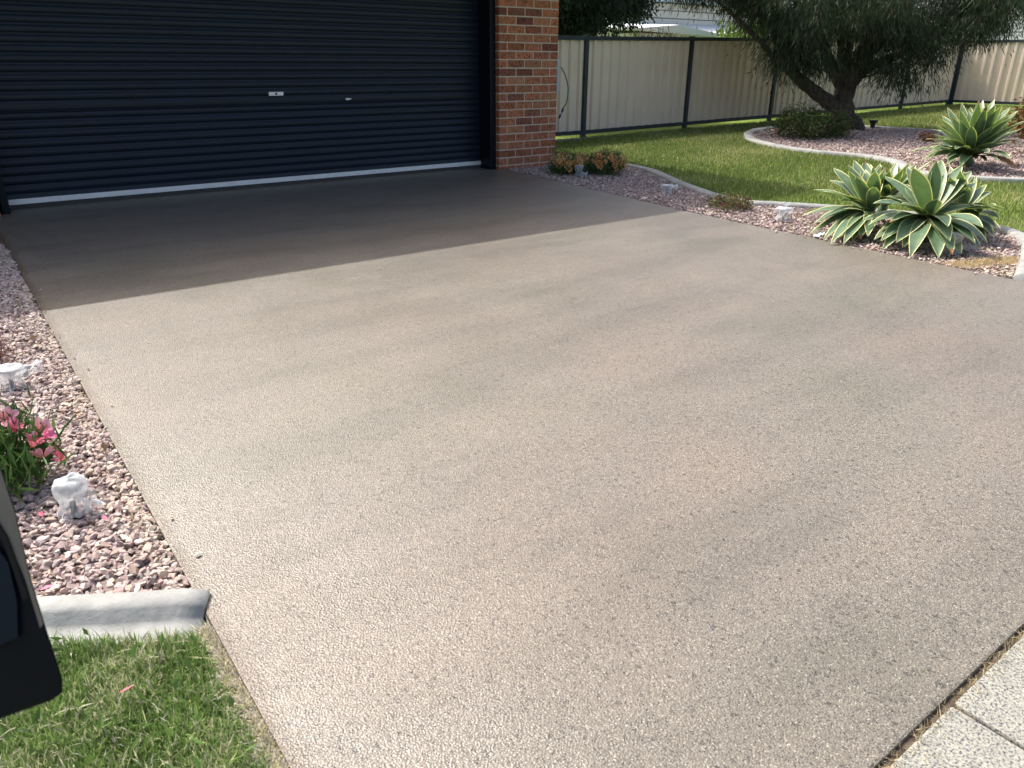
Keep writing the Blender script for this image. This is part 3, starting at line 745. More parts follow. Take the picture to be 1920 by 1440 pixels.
cloud_tree('leafy_shrub', (10.1,4.2,.1), 'bright green broad-leaved shrub showing above the fence left of the tree', ell(60, (0,0,1.25), (1.55,.35,.52)), 34, .17, .07,
           np.array([(.10,.20,.035),(.16,.27,.05),(.22,.32,.08)]), (.16,.14,.10), 'up', 13, .9, .05, 'shrub', ('foliage','stem'))
cloud_tree('leafy_shrub', (14.6,4.0,.15), 'green and brown shrub behind the fence, seen through the gaps in the tree', ell(60, (0,0,1.5), (2.4,.4,.8)), 36, .16, .06,
           np.array([(.08,.14,.035),(.12,.18,.05),(.2,.16,.08)]), (.2,.16,.16), 'up', 14, .9, .05, 'shrub', ('foliage','stem'))
cloud_tree('dry_shrub', (6.1,3.5,.05), 'dry straw coloured shrub tips poking above the fence below the evergreen', ell(30, (0,0,1.32), (.95,.15,.16)), 26, .17, .018,
           np.array([(.30,.24,.15),(.22,.2,.1),(.13,.16,.07)]), (.12,.08,.06), 'up', 15, .9, .03, 'shrub', ('foliage','stem'))

# ------------------------------------------------------------------ neighbouring buildings
CLAD = simple('cream_cladding', (.86,.80,.70), .6, .3, var=.04, vs=1); WHITE = simple('white_paint', (.8,.82,.83), .5, .3, var=.03, vs=1)
ROOFN = simple('pale_steel_roof', (.62,.74,.76), .4, .4, var=.04, vs=1)
def clad_house(loc, length, depth, z0, z1, label, rz=0, board=.2, over=.3, lowwhite=0):
    t = empty('weatherboard_house', loc, label, 'house', rz=rz)
    b = MB(); b.box((0,.045,-.3), (length,depth,z1)); b.build('wall', simple('cladding_backing', (.25,.25,.24), .8), t); z = z0
    bm_ = {}
    while z < z1-.02:
        h = min(board, z1-z); m_ = WHITE if z < lowwhite else CLAD
        b = MB(); b.add([(0,-.012,z),(length,-.012,z),(length,.05,z),(0,.05,z),(0,.004,z+h-.03),(length,.004,z+h-.03),(length,.05,z+h-.03),(0,.05,z+h-.03)],
                        [(0,3,2,1),(4,5,6,7),(0,1,5,4),(1,2,6,5),(2,3,7,6),(3,0,4,7)]); b.build('weatherboard', m_, t); z += h
    x = 1.6
    while x < length:
        b = MB(); b.box((x-.012,-.016,z0), (x+.012,-.0125,z1)); b.build('cover_strip', CLAD, t); x += 3.1
    b = MB(); b.box((-over,-over-.12,z1-.02), (length+over,-over,z1+.13)); b.build('gutter', ROOFN, t)
    b = MB(); ym = depth/2
    b.add([(-over,-over,z1+.08),(length+over,-over,z1+.08),(length+over,ym,z1+1.3),(-over,ym,z1+1.3),(length+over,depth+over,z1+.08),(-over,depth+over,z1+.08)],
          [(0,1,2,3),(3,2,4,5),(0,3,5),(1,4,2)]); b.build('roof', ROOFN, t)
    return t
nh = clad_house((12.5,12,.15), 22, 7, 1.2, 2.83, 'pale horizontal-board house beyond the fence between the two trees', board=.235, lowwhite=1.9)
clad_house((21.5,9,.2), 22, 7, 1.2, 3.6, 'white horizontal-board house above the fence at the top right corner', rz=math.radians(-90), board=.32, lowwhite=9)
bpy.context.view_layer.update()
b = MB(); b.add([(-.2,-1.6,1.86),(22,-1.6,1.86),(22,-.02,2.22),(-.2,-.02,2.22),(-.2,-1.6,1.80),(22,-1.6,1.80),(22,-.02,2.16),(-.2,-.02,2.16)],[(0,1,2,3),(4,7,6,5),(0,4,5,1),(1,5,6,2),(2,6,7,3),(3,7,4,0)]); b.build('verandah_roof', WHITE, nh)
# low white roof just past the fence
t = empty('garden_shed', (9.3,6.2,.1), 'low white-roofed shed peeping over the fence beside the middle post', 'shed')
b = MB(); b.box((-1.9,-1,-.2), (.9,1,1.62)); b.build('wall', WHITE, t)
b = MB(); b.add([(-2.1,-1.1,1.70),(1.0,-1.1,1.60),(1.0,1.1,1.62),(-2.1,1.1,1.82),(-.8,-1.1,1.80),(-.8,1.1,1.90),
                 (-2.1,-1.1,1.66),(1.0,-1.1,1.57),(1.0,1.1,1.59),(-2.1,1.1,1.78)], [(0,4,5,3),(4,1,2,5),(0,6,7,1,4),(1,7,8,2),(2,8,9,3,5),(3,9,6,0),(6,9,8,7)]); b.build('roof', WHITE, t)

# ------------------------------------------------------------------ agaves
def agave(name, c, tips, w, label, dead=None, arch=.065, seed=1, extra_in=6, skirt=.75, upright=0):
    rng = random.Random(seed); root = empty(name, (c[0], c[1], float(gz(c[0]))), label, 'agave')
    base = Vector(c)
    g = float(gz(c[0])); b = MB(); b.tube([(0,0,-.02),(0,0,(c[2]-g)*.55),(0,0,c[2]-g+.03)], [w*.40, w*.5, w*.2], 10); b.build('stem', AG1, root, smooth=True)
    T = [Vector(p) for p in tips]
    for k in range(int(len(tips)*skirt)):
        q = Vector(tips[k % len(tips)]) - base; L0 = q.length
        q = Matrix.Rotation(rng.uniform(.22,.45)*rng.choice((-1,1)), 3, 'Z') @ q
        if k % 3: q.z = min(q.z, rng.uniform(-.05, .25)*L0)
        q = q.normalized()*L0*rng.uniform(.72,.95); tp = base+q
        tp.z = max(tp.z, float(gz(tp.x))+.015); T.append(tp)
    ups = [q for q in tips if q[2]-c[2] > .35*max((Vector(t_)-base).length for t_ in tips)]
    for k in range(upright):
        q = Vector(ups[k % len(ups)])-base; q = Matrix.Rotation(rng.uniform(.15,.5)*rng.choice((-1,1)), 3, 'Z') @ q; q.x *= .8; q.y *= .8
        T.append(base+q*rng.uniform(.82,1.0))
    for i in range(extra_in):
        a = rng.uniform(0, 6.28); T.append(base+Vector((math.cos(a)*.05, math.sin(a)*.05, rng.uniform(.6,.95)*max((p-base).length for p in T)*.6)))
    for k, tip in enumerate(T):
        v = tip-base; L = v.length; hd = Vector((v.x, v.y, 0)); 
        if hd.length < 1e-3: hd = Vector((1,0,0))
        hd.normalize(); el = math.asin(max(-1, min(1, v.z/L)))
        st = base+hd*w*.28*math.cos(el)+Vector((0,0,-.03+.03*math.sin(el)))
        up = Vector((0,0,1)); a_ = arch*L*(1.0-.6*max(0, math.sin(el)))
        ctl = st+(tip-st)*.5+up*a_-hd*a_*.25*math.sin(max(el,0))*0
        ctl = ctl+Vector((0,0,L*.10*(1 if el < .3 else .2)))
        side0 = hd.cross(up).normalized()
        tw = rng.uniform(-.22,.22); n = 13; V = []; F = []; mi = []
        us = (-1,-.86,-.5,0,.5,.86,1); lw = w*(.8+.2*min(1, L/.45))*rng.uniform(.9,1.08)
        ch = rng.uniform(.16,.34); tipn = 1 if rng.random() < .12 else 0
        for i in range(n):
            t = i/(n-1); p = st*(1-t)**2+ctl*2*t*(1-t)+tip*t*t; tg = ((ctl-st)*(1-t)+(tip-ctl)*t).normalized()
            sd_ = (side0-tg*side0.dot(tg)).normalized(); nn = sd_.cross(tg)
            if nn.z < 0: nn = -nn
            ca, sa = math.cos(tw*t), math.sin(tw*t); sd2 = sd_*ca+nn*sa; nn2 = nn*ca-sd_*sa
            wd = lw*.5*(.50+.50*math.sin(min(1, t/.5)*math.pi/2)) if t < .5 else lw*.5*max(0, math.cos((t-.5)/.5*math.pi/2))**.85
            wd = max(wd, .0008)
            wav = .003*math.sin(t*9+k)
            for u in us:
                uu = u
                if abs(u) == .86: uu = math.copysign(max(0.0, 1-.0056/max(wd, .009)*1.0), u) if wd > .009 else u*.5
                if abs(u) == .5: uu = u*.9*(abs(math.copysign(max(0.05, 1-.0056/max(wd, .009)), 1)))
                V.append(p+sd2*uu*wd+nn2*(ch*wd*abs(uu)**1.5+wav*u)-root.location)
        m = len(us)
        for i in range(n-1):
            for j in range(m-1):
                F.append((i*m+j, i*m+j+1, (i+1)*m+j+1, (i+1)*m+j)); mi.append(2 if i >= n-1-tipn and tipn else (1 if j in (0, m-2) else 0))
        n0 = len(V); th = .004
        b = MB(); b.add(V, F); b.m = mi
        me = bpy.data.meshes.new('leaf'); me.from_pydata([tuple(x) for x in V], [], F)
        isd = dead and k in dead
        me.materials.append(AG3 if isd else AG1); me.materials.append(AG3 if isd else AG2); me.materials.append(AG3)
        me.polygons.foreach_set('material_index', mi); me.polygons.foreach_set('use_smooth', [True]*len(F))
        o = link('leaf', me, root)
        if isd: o['label'] = 'withered brown leaf'
    return root
TR = [(0.328, -4.312, 0.381), (0.345, -4.282, 0.224), (-0.298, -4.596, 0.284), (-0.299, -4.589, 0.137), (-0.308, -4.706, 0.059), (-0.33, -4.739, 0.012), (-0.386, -4.951, 0.012), (-0.046, -4.835, 0.052), (-0.252, -5.064, 0.012), (-0.106, -5.13, 0.028), (-0.062, -5.18, 0.096), (-0.05, -5.199, 0.194), (0.557, -5.066, 0.212), (0.631, -4.824, 0.378), (0.603, -4.781, 0.447), (0.582, -4.719, 0.482), (0.531, -4.595, 0.51), (-0.209, -4.769, 0.526), (0.439, -4.408, 0.446), (-0.011, -4.872, 0.322), (0.021, -5.216, 0.098), (0.601, -5.004, 0.216), (-0.011, -4.922, 0.206), (-0.117, -4.7, 0.271), (0.635, -4.608, 0.315), (0.57, -5.006, 0.045), (-0.309, -4.808, 0.067)]
TL = [(0.334, -3.904, 0.395), (0.435, -3.997, 0.46), (0.497, -4.048, 0.457), (0.538, -4.072, 0.433), (0.578, -4.134, 0.432), (0.621, -4.138, 0.359), (0.656, -4.154, 0.274), (0.191, -3.834, 0.235), (-0.251, -4.157, 0.3), (0.099, -3.851, 0.069), (-0.209, -4.049, 0.112), (-0.325, -4.195, 0.012), (-0.366, -4.337, 0.012), (-0.448, -4.441, 0.012), (-0.392, -4.501, 0.012), (-0.249, -4.482, 0.012), (-0.224, -4.57, 0.057), (-0.027, -4.432, 0.147), (-0.082, -4.253, 0.238), (0.36, -3.874, 0.298), (-0.207, -4.337, 0.461), (-0.16, -4.498, 0.474), (-0.166, -4.378, 0.427), (-0.27, -4.184, 0.083), (-0.269, -4.212, 0.042), (-0.239, -4.526, 0.033), (-0.202, -4.541, 0.379), (-0.019, -4.262, 0.27)]
TM = [(0.366, -4.264, 0.452), (0.893, -4.097, 0.423), (0.911, -4.248, 0.421), (0.514, -4.392, 0.484), (0.761, -4.427, 0.475), (0.355, -4.333, 0.419), (0.413, -4.399, 0.429), (0.891, -3.945, 0.297), (0.534, -4.481, 0.421), (0.305, -4.366, 0.333)]
TB = [(0.973, -4.467, 0.422), (1.143, -4.684, 0.3), (1.162, -4.722, 0.233), (0.439, -5.052, 0.264), (0.461, -5.087, 0.179), (0.463, -5.087, 0.108), (0.47, -5.081, 0.052), (0.435, -5.045, 0.024), (1.106, -4.612, 0.354), (0.404, -4.79, 0.463), (0.366, -4.746, 0.426), (0.373, -5.0, 0.211), (0.363, -4.881, 0.372)]
TF = [(4.903, -2.703, 0.707), (3.909, -3.144, 0.677), (4.85, -2.523, 0.561), (3.852, -2.965, 0.582), (4.854, -2.438, 0.382), (3.776, -2.956, 0.423), (4.875, -2.417, 0.195), (3.73, -3.011, 0.254), (3.729, -2.996, 0.219), (3.723, -3.026, 0.171), (3.73, -3.214, 0.12), (4.011, -3.28, 0.751), (4.991, -2.899, 0.742), (5.007, -3.018, 0.757), (4.074, -3.422, 0.739), (4.114, -3.475, 0.734), (5.091, -3.178, 0.674), (5.095, -3.274, 0.643), (4.151, -3.681, 0.557), (5.193, -3.331, 0.442), (4.17, -3.772, 0.39), (5.213, -3.405, 0.255), (4.025, -3.717, 0.215), (4.123, -3.779, 0.099), (3.924, -3.295, 0.521), (4.212, -3.186, 0.252), (4.341, -3.333, 0.303), (4.252, -3.399, 0.137), (4.249, -3.285, 0.149), (3.746, -3.11, 0.368), (3.744, -3.256, 0.28), (4.006, -3.367, 0.711), (5.011, -2.77, 0.658), (5.137, -3.364, 0.535), (4.149, -3.615, 0.638), (4.088, -3.569, 0.175), (3.761, -3.343, 0.108)]
agave('variegated_agave', (.17,-4.75,.20), TR, .12, skirt=.5, label= 'front variegated agave with broad yellow-edged leaves spreading over the driveway edge', seed=1, extra_in=3)
agave('variegated_agave', (.2,-4.33,.17), TL, .098, upright=5, skirt=.45, label= 'left variegated agave of the near group, its yellow-edged leaves mostly upright', seed=2, extra_in=4)
agave('variegated_agave', (.62,-4.2,.15), TM, .075, 'small bright green agave tucked behind and between the two near agaves', seed=3, extra_in=3)
agave('variegated_agave', (.72,-4.72,.15), TB, .08, 'bluish green agave behind the front one, touching the curved edging', seed=4, extra_in=3)
agave('variegated_agave', (4.5,-3.1,.17), TF, .115, skirt=.5, upright=13, label= 'large variegated agave standing alone in the far gravel bed', dead=[23], seed=5, extra_in=6)


# ------------------------------------------------------------------ small planting
def shrub(name, loc, label, r, n, k, size, wid, cols, mode='any', seed=1, cat='shrub', spread=.06, stemr=.008, zc=None):
    t = empty(name, loc, label, cat); rng = np.random.default_rng(seed); C = []
    while len(C) < n:
        q = rng.uniform(-1, 1, 3)
        if q@q < 1 and q[2] > -.6: C.append(q*np.array(r)+np.array([0,0,zc or r[2]*.95]))
    C = np.array(C); b = MB()
    for c in C[::max(1, n//16)]: b.tube([(0,0,-.02), tuple(c*np.array([.6,.6,.55])), tuple(c)], [stemr, stemr*.7, stemr*.35], 5, cap=False)
    b.build('stem', BARK, t)
    tag(cloud_obj('foliage', [leafcloud(C, k, size, wid, np.array(cols), mode, (spread,)*3, seed)], t), kind='stuff')
    return t
shrub('low_shrub', (6.0,-.05,.05), 'low dark green spreading shrub at the foot of the tree', (.62,.62,.20), 110, 70, .045, .018, [(.035,.07,.015),(.055,.095,.02),(.08,.12,.03),(.09,.08,.03)], seed=41, spread=.07)
shrub('croton_shrub', (6.25,-3.25,.055), 'rust red and green leafy shrub at the right edge behind the far agave', (.42,.42,.40), 95, 40, .07, .03, [(.22,.07,.03),(.12,.10,.03),(.07,.11,.03),(.30,.16,.05),(.10,.04,.03)], seed=42, spread=.06)
shrub('small_plant', (6.75,-1.5,.065), 'tiny orange-brown plant alone in the shaded far gravel', (.10,.10,.07), 12, 26, .04, .02, [(.34,.11,.05),(.24,.10,.05),(.12,.12,.04)], seed=43, cat='plant', spread=.03, stemr=.003)
shrub('ground_cover_plant', (.13,-3.14,.0), 'low green and red succulent mat against the curved edging', (.17,.20,.055), 46, 46, .022, .009, [(.10,.15,.035),(.16,.20,.05),(.22,.07,.06),(.14,.10,.04)], seed=44, cat='plant', spread=.025, stemr=.002)
shrub('dry_plant', (-5.24,-3.62,.0), 'dry russet-brown tuft in the gravel at the left edge', (.12,.17,.055), 30, 55, .032, .004, [(.17,.055,.035),(.24,.09,.05),(.12,.05,.03)], 'up', seed=45, cat='plant', spread=.03, stemr=.002)

# flowers
def flower_mesh(name, R, petals, c_out, c_in, cup=.5, wr=.42, seed=0):
    rng = random.Random(seed); V = []; F = []; C = []
    for k in range(petals):
        a = 2*math.pi*k/petals+rng.uniform(-.08,.08); inner = k % 2; Rk = R*(1.0 if not inner else .94); w = R*wr*(1 if not inner else .8); lift = cup*R*(1 if not inner else 1.25)*rng.uniform(.8,1.2)
        ca, sa = math.cos(a), math.sin(a); rows = [(0.04,.10,0),(.35,.62,.42),(.68,1.0,.8),(.9,.72,.98),(1.04,.08,.93)]
        b0 = len(V)
        for i, (t, ww, zz) in enumerate(rows):
            for u in (-1, 0, 1):
                x = t*Rk*(.85 if cup > .7 else 1); y = u*ww*w*.5; z = zz*lift+(.05*R*abs(u)); V.append((x*ca-y*sa, x*sa+y*ca, z))
                m_ = min(1, t*1.15); sh = 1.0 if u else .82
                col = [(ci*(1-m_)+co*m_)*sh for ci, co in zip(c_in, c_out)]; C.append(col)
        for i in range(4):
            for j in range(2): F.append((b0+i*3+j, b0+i*3+j+1, b0+(i+1)*3+j+1, b0+(i+1)*3+j))
    return npmesh(name, np.array(V), np.array(F), PETAL, col=np.array(C), smooth=True)
PETAL = mat_colattr('petal', .5, .3, 0, 60, .3, False)
GREEN_STEM = simple('green_stem', (.07,.12,.03), .6, .3)
PINKF = [flower_mesh('flower', .036, 6, (.88,.24,.45), (.82,.12,.26), .75, .62, 1), flower_mesh('flower', .034, 6, (.90,.46,.58), (.84,.28,.24), .55, .66, 2), flower_mesh('flower', .032, 6, (.86,.18,.34), (.80,.30,.20), .9, .55, 3)]
ORF = [flower_mesh('flower', .030, 6, (.90,.52,.20), (.66,.22,.04), .55, .7, 5), flower_mesh('flower', .027, 6, (.93,.66,.32), (.78,.34,.07), .7, .7, 6), flower_mesh('flower', .026, 6, (.86,.36,.15), (.5,.14,.04), .9, .6, 7)]
def place_flower(root, me, p, rot, s=1):
    o = link('flower', me, root); o.location = p; o.rotation_euler = rot; o.scale = (s, s, s); return o
def orange_bush(loc, label, r, nf, seed):
    t = shrub('flowering_plant', loc, label, r, 60, 60, .045, .010, [(.06,.12,.035),(.09,.16,.05),(.13,.19,.07)], 'up', seed=seed, cat='flower bush', spread=.045, stemr=.004)
    rng = random.Random(seed)
    for i in range(nf):
        if i % 4 == 0:
            a = rng.uniform(3.3, 5.6); x, y = math.cos(a)*r[0]*.95, math.sin(a)*r[1]*.95; place_flower(t, rng.choice(ORF), (x, y, rng.uniform(.07,.15)), (rng.gauss(1.1,.2), rng.gauss(-.4,.2), -.4), rng.uniform(1.1,1.4)); continue
        a = rng.uniform(0, 6.28); q = math.sqrt(rng.random()); x, y = math.cos(a)*q*r[0]*1.02, math.sin(a)*q*r[1]*1.02
        z = r[2]*(.75+1.35*math.sqrt(max(0, 1-q*q*.85)))+rng.uniform(-.01,.03)
        place_flower(t, rng.choices(ORF, [4,4,3])[0], (x, y, z), (rng.gauss(.75,.3), rng.gauss(-.45,.3), rng.uniform(-.5, .5)), rng.uniform(1.0,1.35))
    return t
orange_bush((.46,-.70,0), 'peach-orange flowering clump against the foot of the brick pillar', (.22,.20,.085), 60, 51)
orange_bush((.76,-.93,0), 'peach-orange flowering clump beside the curved edging, right of the pillar', (.21,.22,.09), 72, 52)

def pink_bush():
    base = Vector((-5.245,-4.78,0)); t = empty('alstroemeria_plant', base, 'pink lily-like flowers on a narrow-leaved green clump by the left gravel', 'flower bush')
    rng = np.random.default_rng(61); C = []
    for i in range(70):
        a = rng.uniform(0, 6.28); q = math.sqrt(rng.random())*.14; C.append((math.cos(a)*q, math.sin(a)*q*1.2, rng.uniform(.02,.13)))
    tag(cloud_obj('foliage', [leafcloud(np.array(C), 16, .075, .010, np.array([(.05,.12,.025),(.08,.17,.04),(.12,.20,.05)]), 'up', (.03,.03,.02), 62)], t), kind='stuff')
    F = [(-5.101, -4.8, 0.142, 1.0), (-5.099, -4.84, 0.13, 0.8), (-5.134, -4.86, 0.119, 1.05), (-5.113, -4.88, 0.086, 1.05), (-5.058, -4.8, 0.054, 0.75), (-5.069, -4.83, 0.046, 0.7), (-5.174, -4.75, 0.177, 1), (-5.176, -4.8, 0.164, 0.95), (-5.159, -4.82, 0.157, 0.7)]
    for i, (x, y, z, s) in enumerate(F):
        p = Vector((x, y, z)); b = MB(); q = Vector((p.x*.35-base.x*.0, 0, 0))
        b.tube([tuple(Vector((x-base.x, y-base.y, 0))*.3), tuple(Vector((x-base.x, y-base.y, z*1.6))*.62), tuple(p-base)], [.0035,.003,.0025], 6); b.build('stem', GREEN_STEM, t)
        place_flower(t, PINKF[(i*2+1) % 3], p-base, (.75+.3*math.sin(i*2.1), .35*math.cos(i*1.3), i*1.1), s)
pink_bush()

# ------------------------------------------------------------------ plastic bags wrapped over garden lights
def mat_bag():
    t = NT('thin_white_plastic'); t.color((.80,.84,.86)); t.bump(t.noise(70, 3, .5), .15, .004); t.set(.22, .5)
    tr = t.new('ShaderNodeBsdfTransparent'); tl = t.new('ShaderNodeBsdfTranslucent'); tl.inputs[0].default_value = (.85,.9,.92,1)
    m1 = t.new('ShaderNodeMixShader'); m1.inputs[0].default_value = .4; t.lk(t.b.outputs[0], m1.inputs[1]); t.lk(tl.outputs[0], m1.inputs[2])
    m2 = t.new('ShaderNodeMixShader'); lw = t.new('ShaderNodeLayerWeight'); lw.inputs[0].default_value = .35
    rp = t.ramp(lw.outputs['Facing'], [(0, .30), (.45, .62), (.85, .95)]); t.lk(rp, m2.inputs[0]); t.lk(tr.outputs[0], m2.inputs[1]); t.lk(m1.outputs[0], m2.inputs[2])
    t.lk(m2.outputs[0], t.n['Material Output'].inputs[0]); return t.m
BAG = mat_bag(); LAMPM = simple('lamp_metal', (.42,.44,.44), .35, .5, .6); LAMPD = simple('black_plastic', (.012,.012,.012), .5)
def bag(loc, r, h, label, flap=None, seed=1, lean=(0,0), knot=True):
    t = empty('wrapped_garden_light', loc, label, 'bagged light', 'garden lights wrapped in plastic bags')
    b = MB(); b.tube([(0,0,-.03),(lean[0]*.3,lean[1]*.3,h*.35)], .008, 8); b.build('stake', LAMPD, t)
    b = MB(); c = Vector((lean[0]*.6, lean[1]*.6, h*.55)); ax = Vector((lean[0], lean[1], .5*h)).normalized()
    b.tube([c-ax*h*.12, c+ax*h*.10, c+ax*h*.30], [r*.30, r*.55, r*.62], 16); b.build('lamp_head', LAMPM, t)
    PR = [(0,.97),(.35,.985),(.72,.97),(.97,.92),(1.06,.83),(1.02,.70),(.88,.57),(.74,.46),(.70,.36),(.76,.26),(.84,.16),(.90,.08),(.94,.01)]
    PR = smooth_path(PR, 3); n = 64; V = []; F = []
    for a_, (pr, pz) in enumerate(PR):
        for k in range(n):
            an = 2*math.pi*k/n; q = Vector((math.cos(an)*pr, math.sin(an)*pr, pz*2))
            dn = 1-pz; fold = (.03+.11*dn)*math.sin(an*5+seed*1.7+dn*3)*min(1, pr*1.5)+(.02+.08*dn)*math.sin(an*11+seed*3+dn*5)+.14*mnoise.noise(q*1.4+Vector((seed*4, 0, 0)))+.025*mnoise.noise(q*4+Vector((0, seed*4, 0)))
            rr = r*max(0, pr)*(1+fold); z = h*pz*(1+.10*mnoise.noise(Vector((math.cos(an)*1.2, math.sin(an)*1.2, seed*2.)))) + h*.03*mnoise.noise(q*2+Vector((seed, seed, 0)))
            V.append((math.cos(an)*rr+lean[0]*pz, math.sin(an)*rr+lean[1]*pz, max(z, .003)))
    for a_ in range(len(PR)-1):
        for k in range(n): F.append((a_*n+k, (a_+1)*n+k, (a_+1)*n+(k+1) % n, a_*n+(k+1) % n))
    b = MB(); b.add(V, F); b.build('plastic_bag', BAG, t, smooth=True)
    if flap:
        (fx, fy, fz), (dx, dy, dz), fl, fw = flap; d = Vector((dx, dy, dz)).normalized(); s = d.cross(Vector((.3,-.4,1))).normalized(); nn = s.cross(d); V = []; F = []; n = 12; m = 10
        for i in range(n+1):
            for j in range(m+1):
                u = i/n; w_ = (j/m-.5); ww = fw*(.25+.9*u**.8)*(1-.35*max(0, u-.75)/.25); p = Vector((fx, fy, fz))+d*u*fl+s*w_*ww+nn*(.014*math.sin(w_*16+seed)*u+.010*math.sin(u*9+w_*5)+.02*math.cos(w_*3)*u)
                V.append(p)
        for i in range(n):
            for j in range(m): F.append((i*(m+1)+j, i*(m+1)+j+1, (i+1)*(m+1)+j+1, (i+1)*(m+1)+j))
        b = MB(); b.add(V, F); b.build('bag_tail', BAG, t, smooth=True)
    return t
bag((-5.125,-3.99,.0), .046, .085, 'white plastic bag over a garden light at the left edge, tail towards the driveway', ((.025,.01,.035),(1,.15,.22),.085,.07), 1)
bag((-5.082,-5.085,.0), .040, .098, 'clear plastic bag over a garden light below the pink flowers', ((.028,.005,.075),(.25,-.45,-.8),.075,.05), 2, (.006,.016))
bag((.385,-.93,.0), .042, .12, 'greyish plastic bag over a garden light in front of the peach flowers', ((.015,-.02,.04),(.5,-.4,-.25),.07,.08), 3)
bag((.30,-2.28,.0), .055, .085, 'whitish plastic bag in the shaded gravel halfway along the curved edging', ((.02,.03,.06),(.8,-.5,-.15),.11,.08), 4)
bag((.055,-3.72,.0), .06, .105, 'bright white plastic bag in the sunny gravel left of the agaves', ((0,0,.09),(.25,.1,.9),.05,.05), 5)
bag((-.03,-5.03,.0), .052, .14, 'clear plastic bag half under the leaves of the front agave', ((.03,-.03,.05),(.7,-.55,-.15),.12,.10), 6)
mb = MB(); V = []; F = []
for i in range(7):
    for j in range(5): V.append((-.315+i*.012, -4.27+j*.012, .012+.008*math.sin(i*1.3)*math.cos(j*1.7)+.004*i))
for i in range(6):
    for j in range(4): F.append((i*5+j, i*5+j+1, (i+1)*5+j+1, (i+1)*5+j))
mb.add(V, F); tag(mb.build('plastic_scrap', simple('pale_blue_plastic_scrap', (.6,.72,.78), .3), smooth=True), 'pale blue plastic scrap in the gravel under the left agave', 'litter')
# pale lone stone
SP = SV_HI[2]; me = npmesh('pale_stone', SP[0]*.045, SP[1], simple('pale_stone', (.62,.55,.45), .8)); tag(link('pale_stone', me, None, (-.13,-2.41,.012)), 'larger cream stone at the driveway edge in the shaded right gravel', 'stone')

# black spotlight on a stake
t = empty('garden_spotlight', (8.27,.20,.08), 'small black garden spotlight standing in the far gravel right of the trunk', 'garden light')
b = MB(); b.tube([(0,0,-.03),(0,0,.03)], .012, 8); b.build('stake', LAMPD, t)
b = MB(); b.tube([(0,0,.02),(0,0,.08),(0,0,.10),(0,0,.145)], [.04,.042,.06,.078], 12); b.build('lamp_head', LAMPD, t)

# fallen leaves
def litter():
    rng = np.random.default_rng(71); P = []
    x, y = scatter(LBv, 46, rng); P.append(np.stack([x, y, np.full(46, .006)], 1))
    x, y = scatter([(4,-3),(8,-3),(8,1.6),(4.2,1.6),(2,-.5)], 150, rng); P.append(np.stack([x, y, gz(x)+.02], 1))
    V, F, c = leafcloud(np.vstack(P), 1, .045, .014, np.array([(.30,.20,.10),(.38,.27,.13),(.22,.12,.06),(.5,.4,.25)]), 'any', (.01,.01,.002), 72, .5)
    V[:, 2] = np.clip(V[:, 2], .002, None)
    link_ = link('leaf_litter', npmesh('leaf_litter', V, F, LEAFM, col=c)); tag(link_, 'scattered dry brown leaves on the gravel and grass', 'leaf litter', kind='stuff')
litter()
PET = np.array([(-5.20,-5.42),(-5.02,-5.2),(-5.09,-5.86),(-5.16,-5.05)])
for i, (x, y) in enumerate(PET):
    p = MB(); s = .014; p.add([(0,0,0),(s,-.4*s,.003),(2.2*s,0,.006),(s,.6*s,.004)], [(0,1,2,3)]); o = p.build('fallen_petal', simple('fallen_petal_pink', (.62,.12,.2), .6), None, loc=(x, y, .014 if y > -5.6 else .02)); o.rotation_euler = (.2*i, .15, i*1.7)
    tag(o, ['pink fallen petal on the gravel near the corner of the edging', 'pink fallen petal on the gravel below the bagged light', 'pink fallen petal lying in the bottom left lawn', 'pink fallen petal on the gravel beside the clear bag'][i], 'petal')

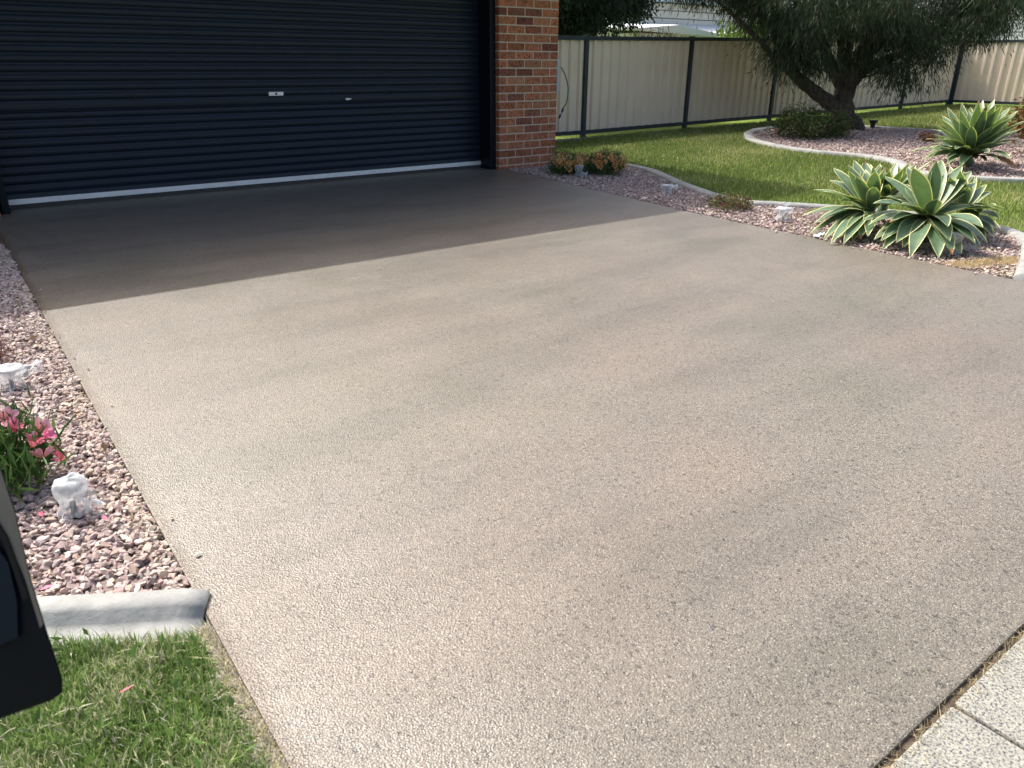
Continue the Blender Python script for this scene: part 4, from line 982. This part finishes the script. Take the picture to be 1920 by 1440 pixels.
# ------------------------------------------------------------------ car mirror close to the camera
def mirror():
    EYE = Vector((-5.165, -7.173, 1.1245))      # driver's seat position the mirror is set out from
    D = .62; f = 1403.2
    t = empty('wing_mirror', EYE+Fv*D-Rv*(1000/f*D)-Uv*(380/f*D), 'blue-black car door mirror with a painted beige reflection at the left edge of the photo', 'car mirror')
    O = t.location
    Y2 = Vector((Fv.x, Fv.y, 0)).normalized()
    def wp(px, py, d=0):
        return tuple(EYE+(Fv+Rv*((px-960)/f)-Uv*((py-720)/f))*D+Y2*d-O)
    out = [(-260,640),(-120,690),(-40,780),(0,868),(30,955),(60,1085),(92,1190),(118,1268),(120,1300),(96,1316),(0,1350),(-120,1392),(-260,1430)]
    n = len(out)
    b = MB(); b.add([wp(x, y, 0) for x, y in out]+[tuple(EYE+(Fv+Rv*((-260+(x+260)*.84-960)/f)-Uv*((1000+(y-1000)*.84-720)/f))*(D+.06)-O) for x, y in out], [tuple(range(n)), tuple(range(n, 2*n))[::-1]]+[(i, (i+1) % n, n+(i+1) % n, n+i) for i in range(n)])
    b.build('mirror_housing', simple('housing_black', (.0025,.003,.006), .5, .15), t, bevel=.003)
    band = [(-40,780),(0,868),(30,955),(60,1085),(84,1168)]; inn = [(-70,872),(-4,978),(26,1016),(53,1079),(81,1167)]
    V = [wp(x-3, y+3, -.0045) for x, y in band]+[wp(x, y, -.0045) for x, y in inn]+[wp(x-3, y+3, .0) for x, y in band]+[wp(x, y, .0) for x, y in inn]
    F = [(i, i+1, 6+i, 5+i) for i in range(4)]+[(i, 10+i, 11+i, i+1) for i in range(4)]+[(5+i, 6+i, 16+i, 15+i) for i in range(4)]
    b = MB(); b.add(V, F); b.build('painted_reflection', simple('beige_car_reflection', (.15,.135,.11), .4, .3), t, smooth=False)  # beige strip paints in the car's own bodywork reflected in the mirror
    l1 = [(-60,862),(-4,958),(22,1000),(40,1050),(60,1110)]
    V = [wp(x, y, -.0065) for x, y in l1]+[wp(x-7, y+9, -.0065) for x, y in l1]+[wp(x, y, -.004) for x, y in l1]+[wp(x-7, y+9, -.004) for x, y in l1]
    b = MB(); b.add(V, [(i, i+1, 6+i, 5+i) for i in range(4)]+[(i, 10+i, 11+i, i+1) for i in range(4)]); b.build('painted_door_seam', SEAM_BLACK, t)  # dark line painted in as the reflected seam of the car door
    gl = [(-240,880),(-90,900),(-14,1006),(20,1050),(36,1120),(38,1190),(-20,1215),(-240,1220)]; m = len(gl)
    b = MB(); b.add([wp(x, y, -.0035) for x, y in gl]+[wp(x, y, -.0002) for x, y in gl], [tuple(range(m))]+[(i, (i+1) % m, m+(i+1) % m, m+i) for i in range(m)]); b.build('mirror_glass', simple('navy_window_reflection', (.003,.008,.016), .35, .2), t)  # navy colour of the glass is a painted reflection of the car window
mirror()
